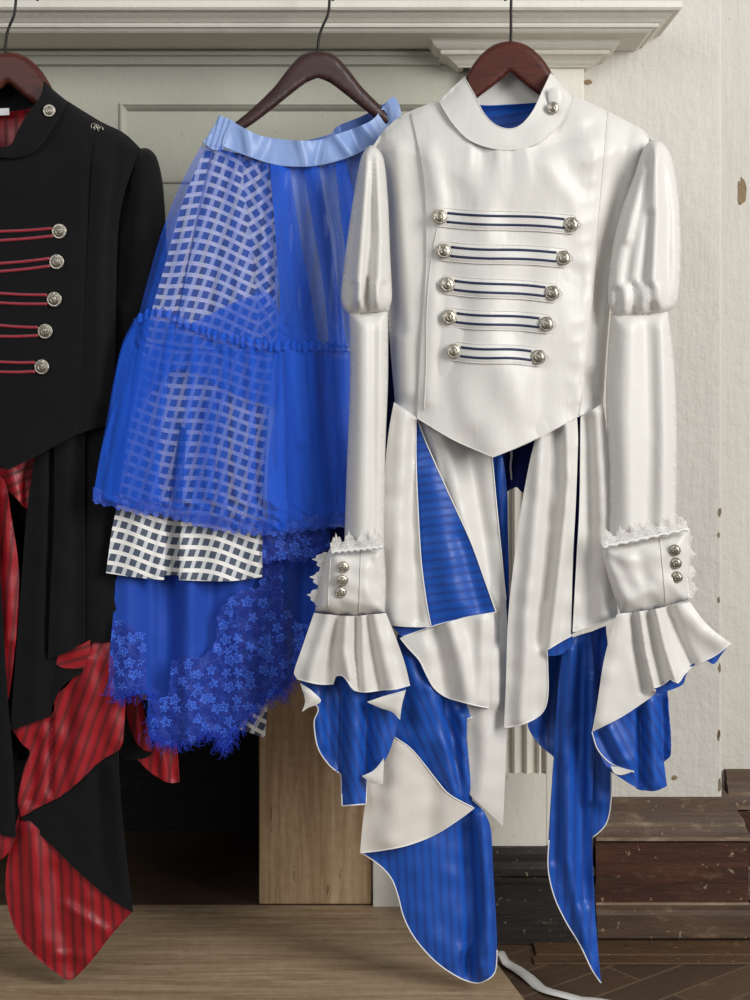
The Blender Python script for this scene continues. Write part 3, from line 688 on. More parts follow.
# frog closures: white pointed straps, two dark stripes, a button at each end
for (xa, ya, xb, yb) in [(440, 217, 571, 224.5), (444, 251, 563, 258), (447.5, 284.5, 552, 293), (449.5, 317, 546, 324), (454, 351, 538, 357)]:
    sag = 2.0; ux, uy = (xb - xa), (yb - ya); L = math.hypot(ux, uy); ux /= L; uy /= L; nx, ny = -uy, ux
    def pt(t, o): return (xa + ux * t + nx * (o + sag * math.sin(PI * min(max(t / L, 0), 1)) * -0.6), ya + uy * t + ny * (o + sag * math.sin(2 * PI * min(max(t / L, 0), 1)) * 0.5))
    top = [pt(t, -9.5) for t in (-2, L * .25, L * .5, L * .75, L + 2)]; bot = [pt(t, 9.5) for t in (L + 2, L * .75, L * .5, L * .25, -2)]
    o_ = [top[0] + (1,)] + top[1:-1] + [top[-1] + (1,), pt(L + 11, 0) + (1,), bot[0] + (1,)] + bot[1:-1] + [bot[-1] + (1,), pt(-11, 0) + (1,)]
    def fnf(x, y, d, u, v): return -0.0022 * dome(d, 3.0)
    fY = (lambda x, y: bib.at(np.asarray(x, float), np.asarray(y, float))[..., 1] - 0.0014)
    fs_ = sheet(wj, 'frog_strap', o_, fY, fnf, M['satin'], None, 3.0, 0.001)
    for o in (-4.6, 4.2):
        piping(wj, fs_, [pt(t, o) for t in np.linspace(7, L - 7, 12)], 0.0021, M['navy_cord'], 'stripe', None, False, -0.0006, label='dark navy stripe')
    edge = spline(o_); piping(wj, fs_, [tuple(p) for p in edge[::2]], 0.0007, M['satin'], 'strap_piping', None, True)
    button(wj, fs_, xa, ya, 7.2, fs_.o, 0.001, tx=.1); button(wj, fs_, xb, yb, 7.2, fs_.o, 0.001, tx=-.15)
# ---- sleeves
def sleeve(pts_puff, pts_low, puff_folds, low_folds, Y0, Yl, R1=20, T1=.030, T2=.024, R2=20):
    def f1(x, y, d, u, v): return fan(x, y, puff_folds) + wrinkle(x, y, 34, .0006, 21, (1, .4))
    def f2(x, y, d, u, v): return fan(x, y, low_folds) + wrinkle(x, y, 60, .0010, 22, (1, .3))
    p = pillow(wj, 'sleeve_puff', pts_puff, Y0, T1, T1 * .7, R1, f1, M['satin'], 3.2)
    l = pillow(wj, 'lower_sleeve', pts_low, Yl, T2, T2 * .7, R2, f2, M['satin'], 3.6)
    return p, l
pL, lL = sleeve([(369, 146), (361, 158), (353, 200), (345, 256), (341, 296), (344, 309), (350, 315, 1), (370, 314), (388, 312, 1), (392, 298), (390, 250), (388, 200), (384, 160), (377, 148)],
                [(349, 312, 1), (388, 310, 1), (388, 380), (385, 460), (384, 552, 1), (344, 552, 1), (347, 460), (350, 380)],
                [([(368, 150), (362, 230), (358, 300)], 5, -.007), ([(372, 150), (372, 230), (366, 300)], 4, .006), ([(376, 150), (381, 240), (378, 305)], 5, -.006), ([(360, 170), (349, 260), (347, 300)], 5, .004),
                 ([(353, 285), (352, 312)], 2.6, .0055), ([(360, 282), (360, 312)], 2.6, -.0045), ([(368, 280), (369, 312)], 2.6, .0055), ([(376, 285), (377, 312)], 2.6, -.0045), ([(383, 285), (384, 312)], 2.6, .0055)],
                [([(374, 316), (374, 540)], 6, .003), ([(364, 320), (362, 540)], 12, -.004), ([(380, 330), (379, 545)], 4, -.003)], -0.042, -0.042)
pR, lR = sleeve([(650, 141), (662, 142), (672, 158), (679, 200), (681, 250), (679, 292), (675, 306), (666, 313, 1), (640, 316), (613, 317, 1), (608, 300), (610, 262), (620, 215), (634, 176), (642, 152)],
                [(611, 314, 1), (668, 310, 1), (674, 360), (677, 430), (676, 545, 1), (608, 552, 1), (609, 470), (606, 400), (608, 350)],
                [([(652, 145), (643, 190), (630, 250), (622, 305)], 5, .005), ([(656, 148), (656, 200), (652, 300)], 6, -.007), ([(660, 150), (668, 210), (668, 300)], 5, .005), ([(645, 170), (628, 240)], 4, -.004), ([(650, 215), (646, 260), (640, 300)], 5, .004),
                 ([(616, 290), (616, 315)], 2.6, .0055), ([(624, 286), (625, 315)], 2.6, -.0045), ([(633, 284), (634, 315)], 2.6, .0055), ([(642, 284), (643, 314)], 2.6, -.0045), ([(651, 286), (652, 314)], 2.6, .0055), ([(660, 286), (660, 313)], 2.6, -.0045)],
                [([(630, 320), (626, 420), (630, 540)], 10, -.004), ([(648, 330), (652, 440), (646, 540)], 9, .004), ([(662, 330), (664, 540)], 8, -.004)], -0.036, -0.036)
for s_, path in ((pL, [(349, 314), (368, 316), (388, 313)]), (pR, [(612, 317), (640, 317), (667, 313)])):
    piping(wj, s_, path, 0.0008, M['satin'], 'sleeve_seam', use='at', lift=.0004)
# ---- cuffs
def scallop(p0, p1, n, h, side, jag=0.4):
    """outline of a lace strip: straight edge p0-p1, scalloped edge to one side"""
    (xa, ya), (xb, yb) = p0, p1; L = math.hypot(xb - xa, yb - ya); ux, uy = (xb - xa) / L, (yb - ya) / L; nx, ny = uy * side, -ux * side
    pts = [(xa, ya), (xb, yb)]; r = np.random.default_rng(int(xa + ya))
    m = n * 10
    for i in range(m, -1, -1):
        t = i / m; ph = (t * n) % 1.0
        hh = h * (0.45 + 0.6 * (1 - abs(2 * ph - 1)) ** 0.8 + 0.10 * math.cos(ph * 2 * PI * 4)) * (1 + .1 * r.uniform(-1, 1))
        pts.append((xa + ux * L * t + nx * hh, ya + uy * L * t + ny * hh))
    return np.array(pts)
def cuff(pts, Y0, seam, lace_top, lace_side, bpos, folds):
    def f(x, y, d, u, v): return fan(x, y, folds) + wrinkle(x, y, 26, .0012, 31)
    c = pillow(wj, 'cuff', pts, Y0, .028, .02, 22, f, M['satin'], 3.0)
    for q in seam: piping(wj, c, q, .0007, M['satin'], 'seam', use='at')
    for q in bpos: button(wj, c, q[0], q[1], 5.6, c.o, .0006, tx=q[2])
    for (a, b, n, h, sd) in lace_top + lace_side:
        raw = scallop(a, b, n, h, sd)
        fy = (lambda x, y: np.full(np.shape(x), Y0 - .024))
        sheet(wj, 'lace_edging', raw, Y0 - .027 if (a, b, n, h, sd) in lace_top else Y0 - .006, lambda x, y, d, u, v: wrinkle(x, y, 12, .0008, 4), M['lace_white'], None, 2.2, .0006, parent=c.o, raw=True, uv=(.6, 0))
        k = 26; tt = np.linspace(0, 1, k); q = [(a[0] + (b[0] - a[0]) * t, a[1] + (b[1] - a[1]) * t + .8 * math.sin(t * k * 2)) for t in tt]
        yy = Y0 - .029 if (a, b, n, h, sd) in lace_top else Y0 - .008
        tube(wj, 'braid', [tuple(W(p[0], p[1], yy)) for p in q], .0022 + .0006 * np.sin(np.arange(k) * 2.1), M['pipe_white'], 6, parent=c.o)
    return c
cL = cuff([(330, 548, 1), (356, 549), (384, 547, 1), (386, 580), (385, 613, 1), (350, 616), (315, 612, 1), (320, 580), (326, 556)], -0.052, [[(361, 552), (360, 582), (359, 613)], [(331, 556), (329, 580), (328, 608)]],
          [((331, 552), (383, 547), 4, 17, 1)], [((324, 612), (331, 552), 4, 14, -1)] if False else [((331, 553), (323, 606), 3, 15, -1)], [(343.5, 567, .2), (342.5, 580, .2), (341, 592, .2)],
          [([(372, 560), (378, 600)], 6, .003), ([(345, 600), (380, 608)], 5, -.002)])
cR = cuff([(601, 545, 1), (625, 543), (656, 537), (690, 527, 1), (691, 560), (688, 600, 1), (655, 609), (621, 615, 1), (612, 590), (605, 565)], -0.046, [[(660, 540), (663, 570), (666, 606)]],
          [((602, 547), (688, 529), 6, 15, 1)], [((682, 529), (688, 598), 4, 10, 1)], [(674.5, 550, -.2), (675.5, 563, -.2), (676.5, 577, -.2)],
          [([(615, 560), (632, 590)], 7, .003), ([(625, 600), (650, 590)], 6, -.003), ([(640, 555), (650, 600)], 8, .002)])
# ---- cuff flounces: white outside, blue lining showing below
PW = M['pipe_white']
def flounce(name, pts, Y0, folds, mat, back, step=3.2, wr=.0008, uv=(0, 0), pipe=None, dm=0.0, R=30, parent=None, t=.0016):
    def f(x, y, d, u, v): return fan(x, y, folds) + wrinkle(x, y, 40, wr, 41) - dm * dome(d, R)
    s = sheet(wj, name, pts, Y0, f, M[mat], M[back], step, t, uv, parent=parent)
    if pipe: piping(wj, s, pipe, .0009, PW, 'piping', lift=.0004)
    return s
flounce('cuff_flounce', [(314, 613, 1), (350, 616), (386, 613, 1), (396, 638), (405, 664), (410, 685, 1), (396, 689), (382, 690), (366, 692), (354, 690), (348, 682), (343, 676), (336, 676), (333, 684, 1), (318, 684), (297, 679, 1), (294, 672), (303, 645)], -0.062,
        [([(330, 615), (318, 650), (310, 682)], 8, -.008), ([(338, 615), (332, 650), (329, 684)], 5, .008), ([(346, 616), (344, 650), (352, 690)], 7, -.010), ([(362, 617), (363, 655), (366, 690)], 4, -.006), ([(356, 617), (356, 655), (358, 690)], 3, .006), ([(374, 616), (384, 655), (394, 690)], 8, -.007), ([(368, 617), (374, 655), (380, 690)], 3.5, .006)],
        'satin', 'blue_lining', pipe=[(410, 685), (396, 689), (382, 690), (366, 692), (354, 690), (348, 682), (343, 676), (336, 676), (333, 684, 1), (318, 684), (297, 679)])
flounce('flounce_drape', [(300, 672, 1), (350, 660), (408, 680, 1), (405, 692), (398, 712), (396, 730), (388, 755), (375, 773), (367, 777, 1), (366, 804, 1), (342, 806, 1), (341, 774, 1), (330, 766), (318, 748), (314, 722), (318, 708), (304, 696)], -0.040,
        [([(330, 670), (330, 760)], 8, .007), ([(354, 675), (354, 805)], 10, -.010), ([(342, 690), (341, 790)], 3, .008), ([(367, 690), (366, 790)], 3, .008), ([(386, 690), (380, 760)], 8, -.007), ([(318, 700), (322, 745)], 5, -.005)], 'blue_lining', 'satin', uv=(-.35, 0),
        pipe=[(304, 696), (318, 708), (314, 722), (318, 748), (330, 766), (341, 774, 1), (342, 806, 1), (366, 804, 1), (367, 777)])
for p_, Yq in (([(300, 683, 1), (311, 690), (321, 700), (318, 704), (308, 708), (302, 712, 1), (305, 700)], -.062), ([(367, 702, 1), (384, 696), (406, 690, 1), (402, 705), (400, 720, 1), (392, 712), (380, 708)], -.064), ([(362, 776, 1), (374, 770), (384, 758, 1), (383, 784, 1), (372, 783)], -.058)):
    flounce('flounce_fold', p_, Yq, [], 'satin', 'blue_lining', 3, dm=.003, R=6)
flounce('cuff_flounce', [(617, 614, 1), (655, 609), (690, 602, 1), (704, 621), (718, 634), (731, 643, 1), (716, 655), (702, 662), (690, 668, 1), (683, 676), (678, 683), (670, 679, 1), (664, 684), (652, 689, 1), (656, 693), (640, 705), (620, 718), (592, 732, 1), (597, 705), (603, 665), (609, 640)], -0.060,
        [([(640, 613), (645, 650), (655, 690)], 4, -.010), ([(633, 613), (638, 650), (645, 690)], 4, .009), ([(656, 610), (664, 645), (676, 682)], 4.5, -.010), ([(649, 611), (656, 650), (663, 685)], 3.5, .008), ([(668, 607), (680, 640), (692, 665)], 5, .009), ([(680, 606), (700, 630), (720, 642)], 10, -.006), ([(622, 618), (612, 660), (600, 720)], 12, -.006)],
        'satin', 'blue_lining', pipe=[(731, 643), (716, 655), (702, 662), (690, 668, 1), (683, 676), (678, 683), (670, 679, 1), (664, 684), (652, 689)])
flounce('flounce_lip', [(652, 687, 1), (664, 681), (690, 666, 1), (686, 676), (682, 685), (664, 692), (650, 694, 1)], -.050, [], 'blue_lining', 'satin', 3)
flounce('flounce_lip', [(690, 666, 1), (705, 658), (731, 642, 1), (722, 654), (714, 664), (706, 661), (696, 666)], -.052, [], 'blue_lining', 'satin', 3)
flounce('flounce_drape', [(592, 732, 1), (620, 716), (640, 703), (660, 688, 1), (667, 688), (668, 710), (671, 738), (670, 755), (664, 762, 1), (667, 786, 1), (655, 791), (640, 789), (622, 779), (608, 768), (598, 750)], -.046,
        [([(650, 700), (655, 785)], 7, -.009), ([(640, 712), (641, 785)], 3, .008), ([(663, 700), (664, 760)], 3, .007), ([(610, 730), (625, 760)], 7, -.006), ([(600, 735), (615, 765)], 5, .005)], 'blue_lining', 'satin', uv=(-.5, 0),
        pipe=[(592, 732), (598, 750), (612, 764), (634, 772)])
flounce('flounce_fold', [(611, 766, 1), (634, 771, 1), (622, 775), (614, 773)], -.050, [], 'satin', 'blue_lining', 3)
# ---- skirts of the coat: white panels outside, striped blue lining where they fold over
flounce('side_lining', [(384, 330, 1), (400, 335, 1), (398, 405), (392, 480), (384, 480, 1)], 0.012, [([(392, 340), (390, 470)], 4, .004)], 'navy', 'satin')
flounce('front_panel', [(394, 402, 1), (416, 417, 1), (416, 460), (418, 510), (421, 560), (426, 600), (431, 627, 1), (408, 627), (384, 625, 1), (383, 560), (385, 470), (389, 430)], -.034,
        [([(404, 412), (398, 500), (396, 620)], 10, -.008), ([(414, 425), (412, 520), (418, 620)], 5, .005)], 'satin', 'blue_lining', pipe=[(416, 418), (416, 460), (418, 510), (421, 560), (426, 600), (431, 627)])
flounce('lining_fold', [(416, 418, 1), (428, 447), (448, 492), (470, 540), (484, 578), (496, 612, 1), (468, 618), (440, 624), (420, 631), (402, 637, 1), (392, 626, 1), (415, 600), (412, 500)], -.024,
        [([(430, 470), (455, 600)], 14, -.006), ([(460, 540), (480, 610)], 8, .004)], 'blue_lining', 'satin', uv=(1.45, 0), pipe=[(418, 421), (428, 447), (448, 492), (470, 540), (484, 578), (496, 612, 1), (468, 618), (440, 624), (402, 637)])
flounce('front_panel', [(418, 417, 1), (450, 436), (492, 456, 1), (496, 500), (501, 550), (506, 600), (508, 660), (507, 720), (505, 780), (503, 826, 1), (488, 812), (470, 795, 1), (462, 700), (455, 640), (440, 560), (425, 460)], -.010,
        [([(440, 432), (462, 520), (490, 600), (496, 700)], 10, -.008), ([(470, 448), (484, 540), (494, 640)], 8, .007), ([(480, 640), (486, 740), (480, 800)], 12, -.009), ([(428, 425), (436, 450), (440, 480)], 3, -.003)], 'satin', 'blue_lining', pipe=[(492, 456), (496, 500), (501, 550), (506, 600)])
flounce('coat_tail', [(400, 638, 1), (432, 628), (462, 618), (494, 612, 1), (494, 640), (491, 672), (489, 708, 1), (478, 706), (462, 702), (446, 697), (434, 688), (426, 674), (419, 660), (408, 648)], -.026,
        [([(450, 625), (462, 660), (470, 705)], 10, -.009), ([(435, 632), (442, 660), (447, 695)], 8, .007), ([(482, 620), (481, 700)], 6, -.005)], 'satin', 'blue_lining', pipe=[(489, 708), (478, 706), (462, 702), (446, 697), (434, 688), (426, 674), (419, 660), (408, 648), (400, 638)])
flounce('tail_lining', [(398, 634, 1), (440, 650), (487, 700, 1), (489, 708), (478, 715), (467, 719, 1), (467, 740), (470, 775), (473, 807, 1), (462, 803), (450, 795), (438, 782), (424, 764), (410, 748), (392, 736, 1), (384, 715), (386, 680)], -.012,
        [([(410, 660), (425, 740)], 10, -.006), ([(430, 690), (455, 790)], 10, -.008), ([(445, 700), (462, 790)], 5, .007), ([(462, 715), (466, 790)], 5, -.006)], 'blue_lining', 'satin', uv=(-.42, 0), pipe=[(489, 708), (478, 715), (467, 719)], wr=.0016)
flounce('coat_tail', [(376, 730, 1), (394, 737), (410, 748), (424, 764), (438, 782), (450, 795), (474, 808, 1), (458, 820), (434, 835), (408, 845), (384, 850), (360, 853, 1), (363, 820), (367, 790), (370, 760)], -.022,
        [([(400, 750), (392, 840)], 16, -.008), ([(430, 780), (428, 835)], 12, .005)], 'matte_white', 'blue_lining', pipe=[(394, 737), (410, 748), (424, 764), (438, 782), (450, 795), (474, 808, 1), (458, 820), (434, 835), (408, 845), (384, 850), (360, 853)])
flounce('tail_lining', [(360, 852, 1), (400, 830), (440, 812), (472, 800, 1), (484, 812), (491, 830), (493, 870), (496, 920), (497, 950), (495, 972), (485, 981), (475, 983), (458, 977), (436, 962), (416, 940), (404, 918), (398, 896), (391, 878), (378, 864)], -.006,
        [([(480, 815), (488, 900), (486, 975)], 9, -.012), ([(466, 830), (472, 920), (470, 975)], 7, .007), ([(420, 850), (432, 940)], 26, -.008), ([(450, 965), (462, 950)], 5, -.004), ([(478, 965), (476, 945)], 4, -.005), ([(468, 972), (466, 955)], 3, .004)], 'blue_lining', 'satin', uv=(-.05, 0),
        pipe=[(360, 852), (378, 864), (391, 878), (398, 896), (404, 918), (416, 940), (436, 962), (458, 977), (475, 983), (485, 981), (495, 972), (497, 950)], wr=.0012)
flounce('inner_lining', [(490, 455, 1), (501, 452), (507, 490), (508, 530), (509, 580), (508, 640), (503, 640, 1), (500, 560), (495, 500)], 0.004, [([(500, 460), (504, 600)], 4, -.004)], 'blue_lining', 'satin', uv=(.1, 0))
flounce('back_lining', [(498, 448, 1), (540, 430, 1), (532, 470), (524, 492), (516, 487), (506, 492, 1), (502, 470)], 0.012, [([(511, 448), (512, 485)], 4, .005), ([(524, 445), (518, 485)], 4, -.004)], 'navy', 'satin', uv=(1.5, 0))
tube(wj, 'inside_ribbon', [tuple(W(511 + .5 * math.sin(i), 448 + i * 4, .008)) for i in range(9)], np.linspace(.0022, .0008, 9), M['ribbon'], 6)
flounce('front_panel', [(536, 436, 1), (560, 426), (577, 417, 1), (578, 440), (576, 500), (573, 560), (571, 636, 1), (560, 642), (547, 650, 1), (548, 690), (545, 708), (536, 718), (520, 725), (504, 728, 1), (506, 680), (508, 620), (513, 570), (521, 510), (529, 465)], -.030,
        [([(543, 437), (538, 500), (528, 600), (522, 720)], 9, -.009), ([(552, 432), (550, 520), (538, 640)], 7, .007), ([(566, 422), (568, 480), (558, 580), (550, 650)], 6, -.009), ([(560, 428), (560, 500), (548, 600)], 3, .005)], 'satin', 'blue_lining',
        pipe=[(571, 636), (560, 642), (547, 650, 1), (548, 690), (545, 708), (536, 718), (520, 725), (504, 728)])
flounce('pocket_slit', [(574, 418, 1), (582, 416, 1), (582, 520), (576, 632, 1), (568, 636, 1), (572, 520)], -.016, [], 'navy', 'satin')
flounce('side_panel', [(581, 417, 1), (603, 403, 1), (608, 440), (612, 500), (615, 560), (618, 616, 1), (596, 625), (573, 632, 1), (577, 560), (580, 500)], -.032,
        [([(596, 412), (602, 500), (604, 615)], 8, -.008), ([(588, 420), (590, 520), (586, 620)], 5, .006)], 'satin', 'blue_lining', pipe=[(581, 417), (580, 500), (577, 560), (573, 632, 1), (596, 625), (618, 616)])
flounce('tail_lining', [(546, 650, 1), (575, 638), (606, 626, 1), (607, 660), (600, 700), (604, 740), (611, 762), (611, 800), (606, 824), (592, 838, 1), (580, 800), (556, 760), (540, 745), (528, 726), (532, 705, 1), (545, 690)], 0.004,
        [([(590, 640), (588, 700), (600, 800)], 7, -.006), ([(560, 660), (545, 735)], 10, .006), ([(600, 640), (596, 710)], 5, .006)], 'blue_lining', 'satin', pipe=[(592, 838), (606, 824), (611, 800), (611, 762)])
flounce('lip', [(545, 648, 1), (572, 636, 1), (574, 642), (562, 654), (548, 656, 1)], -.022, [], 'blue_lining', 'satin', 3)
flounce('coat_tail', [(564, 640, 1), (590, 632, 1), (594, 670), (596, 720), (593, 780), (592, 850), (595, 910), (601, 983, 1), (592, 970), (580, 945), (566, 922), (554, 896), (548, 868), (549, 840), (552, 790), (555, 740), (558, 690)], -.014,
        [([(572, 650), (566, 760), (568, 860), (592, 970)], 7, -.008), ([(582, 650), (580, 760), (584, 900)], 6, .006), ([(592, 680), (590, 800)], 5, -.006), ([(558, 760), (555, 860)], 5, .004)], 'blue_lining', 'satin', uv=(.02, 0),
        pipe=[(601, 983), (592, 970), (580, 945), (566, 922), (554, 896), (548, 868), (549, 840)])
# ================================================================== BLACK JACKET (runs out of the frame on the left)
bj = Thing('military_jacket', 'black wool military style jacket with red lining and silver buttons, leftmost garment', 'jacket', W(8, 985, 0))
CX = 8
def mir(p): return [(2 * CX - q[0], q[1]) + tuple(q[2:]) for q in reversed(p)]
bR = [(68, 101), (100, 121), (124, 133), (140, 148), (134, 165), (124, 195), (118, 230), (116, 300), (114, 380), (112, 424)]
bL = mir(bR)
def bdome(x, y):
    dl, _ = pdist(x, y, bL); dr, _ = pdist(x, y, bR); return -.045 * dome(np.minimum(dl, dr), 100.0)
def bj_fn(x, y, d, u, v):
    return bdome(x, y) + fan(x, y, [([(90, 140), (88, 220), (84, 330), (80, 425)], 2.2, .0025), ([(104, 170), (100, 260), (98, 400)], 8, -.005), ([(60, 150), (50, 220)], 16, .003), ([(120, 150), (110, 220), (106, 330)], 5, .004)]) + wrinkle(x, y, 60, .0012, 51)
half = [(66, 100, 1), (100, 121), (124, 133), (141, 149, 1), (134, 165), (124, 195), (118, 230), (116, 300), (114, 380), (112, 424, 1), (78, 434), (40, 454), (8, 470, 1)]
nk = [(50, 130), (34, 146)]
bb = sheet(bj, 'body', half + mir(half)[1:] + mir(nk) [::1] + [(8, 156)] + list(reversed(nk)), 0.0, bj_fn, M['wool'], M['red_lining'], 3.6)
sheet(bj, 'back_body', [(60, 104, 1), (116, 138), (128, 154, 1), (112, 230), (106, 420, 1), (8, 455, 1), (-90, 420, 1), (-96, 230), (-112, 154, 1), (-100, 138), (-44, 104, 1), (8, 112)], .006, lambda x, y, d, u, v: -bdome(x, y) * .8 + .004, M['red_lining'], M['wool'], 6)
# overlapping front with its edge, collar
def bcol(x, y, d, u, v):
    dd, _ = pdist(x, y, [(44, 82), (66, 100)]); de, _ = pdist(x, y, [(-28, 82), (-50, 100)])
    return -.030 * dome(np.minimum(dd, de), 60) - .010 * np.clip((y - 90) / 60, 0, 1)
bc = sheet(bj, 'collar', [(44, 81, 1), (40, 97), (29, 111), (18, 130), (12, 143), (4, 147), (-8, 143), (-14, 128), (-24, 110), (-28, 81, 1), (-50, 101, 1), (-36, 130), (-18, 150), (8, 158), (34, 150), (52, 128), (67, 101, 1), (56, 92)], -.012, bcol, M['wool'], M['wool_in'], 3)
sheet(bj, 'back_collar', [(44, 84, 1), (30, 76), (8, 73), (-14, 76), (-28, 84, 1), (-26, 110), (8, 114), (42, 110)], .016, lambda x, y, d, u, v: .010 * dome(d, 30), M['wool_in'], M['wool'], 4)
sheet(bj, 'neck_lining', [(44, 106, 1), (8, 112), (-28, 106, 1), (-20, 132), (8, 152), (36, 134)], .012, lambda x, y, d, u, v: .008 * dome(d, 30), M['red_lining'], M['wool'], 4)
sheet(bj, 'size_tag', [(-12, 109, 1), (9, 108, 1), (9.5, 115, 1), (-12, 116, 1)], .005, None, M['tag'], None, 4, .0006, label='white woven tag')
piping(bj, bb, [(98, 122), (93, 170), (89, 240), (85, 330), (80, 432)], .0009, M['wool_in'], 'front_edge')
button(bj, bc, 49.5, 111, 6.2, bc.o, .003); 
for (bx, by, cords) in [(59.5, 231.5, ((0, 231.5, 52, 228.5), (0, 240.5, 53, 236))), (57, 262, ((0, 263.5, 50, 258.5), (0, 271.5, 50, 266))), (54.5, 299.5, ((0, 293.5, 47, 295), (0, 303, 47, 304))),
                        (45.5, 331.5, ((0, 325.5, 38, 327.5), (0, 336.5, 38, 335.5))), (42, 367, ((0, 362, 35, 362.5), (0, 372, 35, 371.5)))]:
    for (a, b, c, d) in cords:
        q = [(2 * CX - c, 2 * b - d), ((a + CX) / 2 - 10, b), (a, b), ((a + c) / 2, (b + d) / 2 + .5), (c, d)]
        piping(bj, bb, q, .0021, M['red_cord'], 'frog_cord', None, False, .0012, 4, 'at', 'twin red satin cord')
    button(bj, bb, bx, by, 7.6, bb.o, .001, tx=-.12)
# small silver clasp on the shoulder: three loops and a bead
p = bb.at(np.array([97.0]), np.array([127.0]), .002)[0]
its = []
for dx, dz, r in ((-.0045, .001, .0035), (.0, -.001, .004), (.0048, -.003, .0035)):
    a = np.linspace(-.6, PI + .9, 14)
    its.append(tube_vf(np.stack([p[0] + dx + r * np.cos(a), np.full(14, p[1] - .001), p[2] + dz + r * np.sin(a)], 1), .0009, 6))
v, f = lathe_vf([(.0028, 0), (.0026, .001), (.0014, .002), (.0001, .0022)], 12); its.append((v + p + np.array([.0, 0, -.001]), f))
v, f = join_vf(*its); bj.mesh('clasp', v, f, M['silver'], label='small silver looped clasp')
def bsl(x, y, d, u, v): return fan(x, y, [([(140, 170), (142, 300), (138, 500)], 9, -.004), ([(128, 190), (126, 300)], 5, .004)]) + wrinkle(x, y, 50, .0012, 52)
sl = [(138, 150), (147, 148), (156, 156), (162, 178), (165, 210), (167, 270), (164, 340), (158, 450), (154, 560, 1), (116, 560, 1), (114, 450), (114, 330), (118, 230), (125, 185), (133, 158)]
SY = lambda x, y: .010 + .026 * np.clip((np.asarray(y, float) - 160) / 110, 0, 1)
pillow(bj, 'sleeve', sl, SY, .020, .018, 20, bsl, M['wool'], 4)
pillow(bj, 'sleeve', mir(sl), SY, .020, .018, 20, None, M['wool'], 6)
def bfl(name, pts, Y0, folds, mat, back, uv=(0, 0), step=4, pipe=None, wr=.0012, pm='red_cord', pr=.0008):
    def f(x, y, d, u, v): return fan(x, y, folds) + wrinkle(x, y, 44, wr, 61)
    s = sheet(bj, name, pts, Y0, f, M[mat], M[back], step, .0016, uv)
    if pipe: piping(bj, s, pipe, pr, M[pm], 'piping', lift=.0004)
    return s
bfl('inner_lining', [(-12, 462, 1), (8, 468), (38, 450, 1), (36, 480), (29, 512, 1), (18, 500), (6, 490), (-12, 480, 1)], .0, [([(10, 470), (20, 505)], 5, -.006), ([(28, 460), (26, 500)], 4, .005)], 'red_lining', 'wool', (1.2, 0))
bfl('lining_fold', [(-30, 470, 1), (2, 478), (10, 510), (18, 560), (19, 600), (16, 640), (10, 690), (2, 720, 1), (-30, 720, 1)], -.008, [([(8, 500), (10, 640)], 6, -.006)], 'red_lining', 'wool', (.1, 0))
bfl('back_skirt', [(-40, 455, 1), (40, 445, 1), (84, 500), (92, 600), (90, 710, 1), (50, 760, 1), (-40, 760, 1)], .022, [([(25, 500), (25, 700)], 6, .004)], 'wool_in', 'red_lining', step=7)
bfl('front_panel', [(36, 452, 1), (60, 440, 1), (58, 520), (56, 600), (58, 655, 1), (52, 690), (52, 716, 1), (30, 724), (10, 731, 1), (14, 680), (20, 600), (27, 510)], -.012, [([(44, 460), (36, 720)], 8, -.007), ([(52, 460), (48, 650)], 4, .005)], 'wool', 'red_lining')
bfl('front_panel', [(54, 443, 1), (84, 432, 1), (84, 520), (84, 640, 1), (72, 650), (60, 655), (48, 659, 1), (50, 600), (54, 520)], -.020, [([(66, 445), (60, 650)], 8, -.006), ([(78, 440), (76, 640)], 5, .004)], 'wool', 'red_lining')
s = bfl('side_panel', [(78, 432, 1), (113, 422, 1), (120, 500), (126, 640, 1), (100, 642), (74, 642, 1), (78, 560), (81, 500)], -.008, [([(98, 440), (100, 640)], 10, -.004), ([(84, 440), (80, 560), (76, 640)], 3, .004)], 'wool', 'red_lining')
piping(bj, s, [(82, 445), (83, 500), (83, 560), (80, 615), (75, 640)], .0008, M['red_cord'], 'red_piping', lift=.004)
bfl('lining_fold', [(49, 659, 1), (66, 652), (90, 640, 1), (90, 664), (84, 668), (64, 668), (54, 663)], -.012, [], 'red_lining', 'wool', (1.3, 0), 3)
bfl('tail_fold', [(46, 662, 1), (66, 667), (90, 666, 1), (80, 674), (70, 680), (60, 690), (53, 706, 1), (46, 700, 1)], -.010, [], 'wool_in', 'red_lining', step=4)
bfl('tail_lining', [(12, 729, 1), (30, 722), (52, 714), (56, 696), (70, 682), (90, 640, 1), (126, 636, 1), (126, 690), (123, 740), (118, 750), (104, 758), (92, 768), (80, 780), (60, 796), (40, 806), (21, 817, 1), (18, 800), (24, 770), (30, 752), (22, 744)], -.004,
    [([(50, 720), (50, 792)], 3, .007), ([(36, 740), (30, 800)], 6, .006), ([(90, 660), (88, 700), (70, 780)], 9, -.007), ([(70, 690), (66, 780)], 6, .004), ([(110, 650), (114, 740)], 8, -.005)], 'red_lining', 'wool', (.35, 0),
    pipe=[(123, 740), (118, 750), (104, 758), (92, 768), (80, 780), (60, 796), (40, 806), (21, 817)], pm='red_lining')
bfl('coat_tail', [(20, 818, 1), (50, 798), (80, 776), (100, 758), (118, 748, 1), (121, 800), (127, 860), (133, 913, 1), (112, 900), (92, 884), (70, 864), (46, 840)], .000, [([(116, 770), (124, 890)], 7, -.008), ([(100, 770), (104, 870)], 8, .006)], 'wool', 'red_lining')
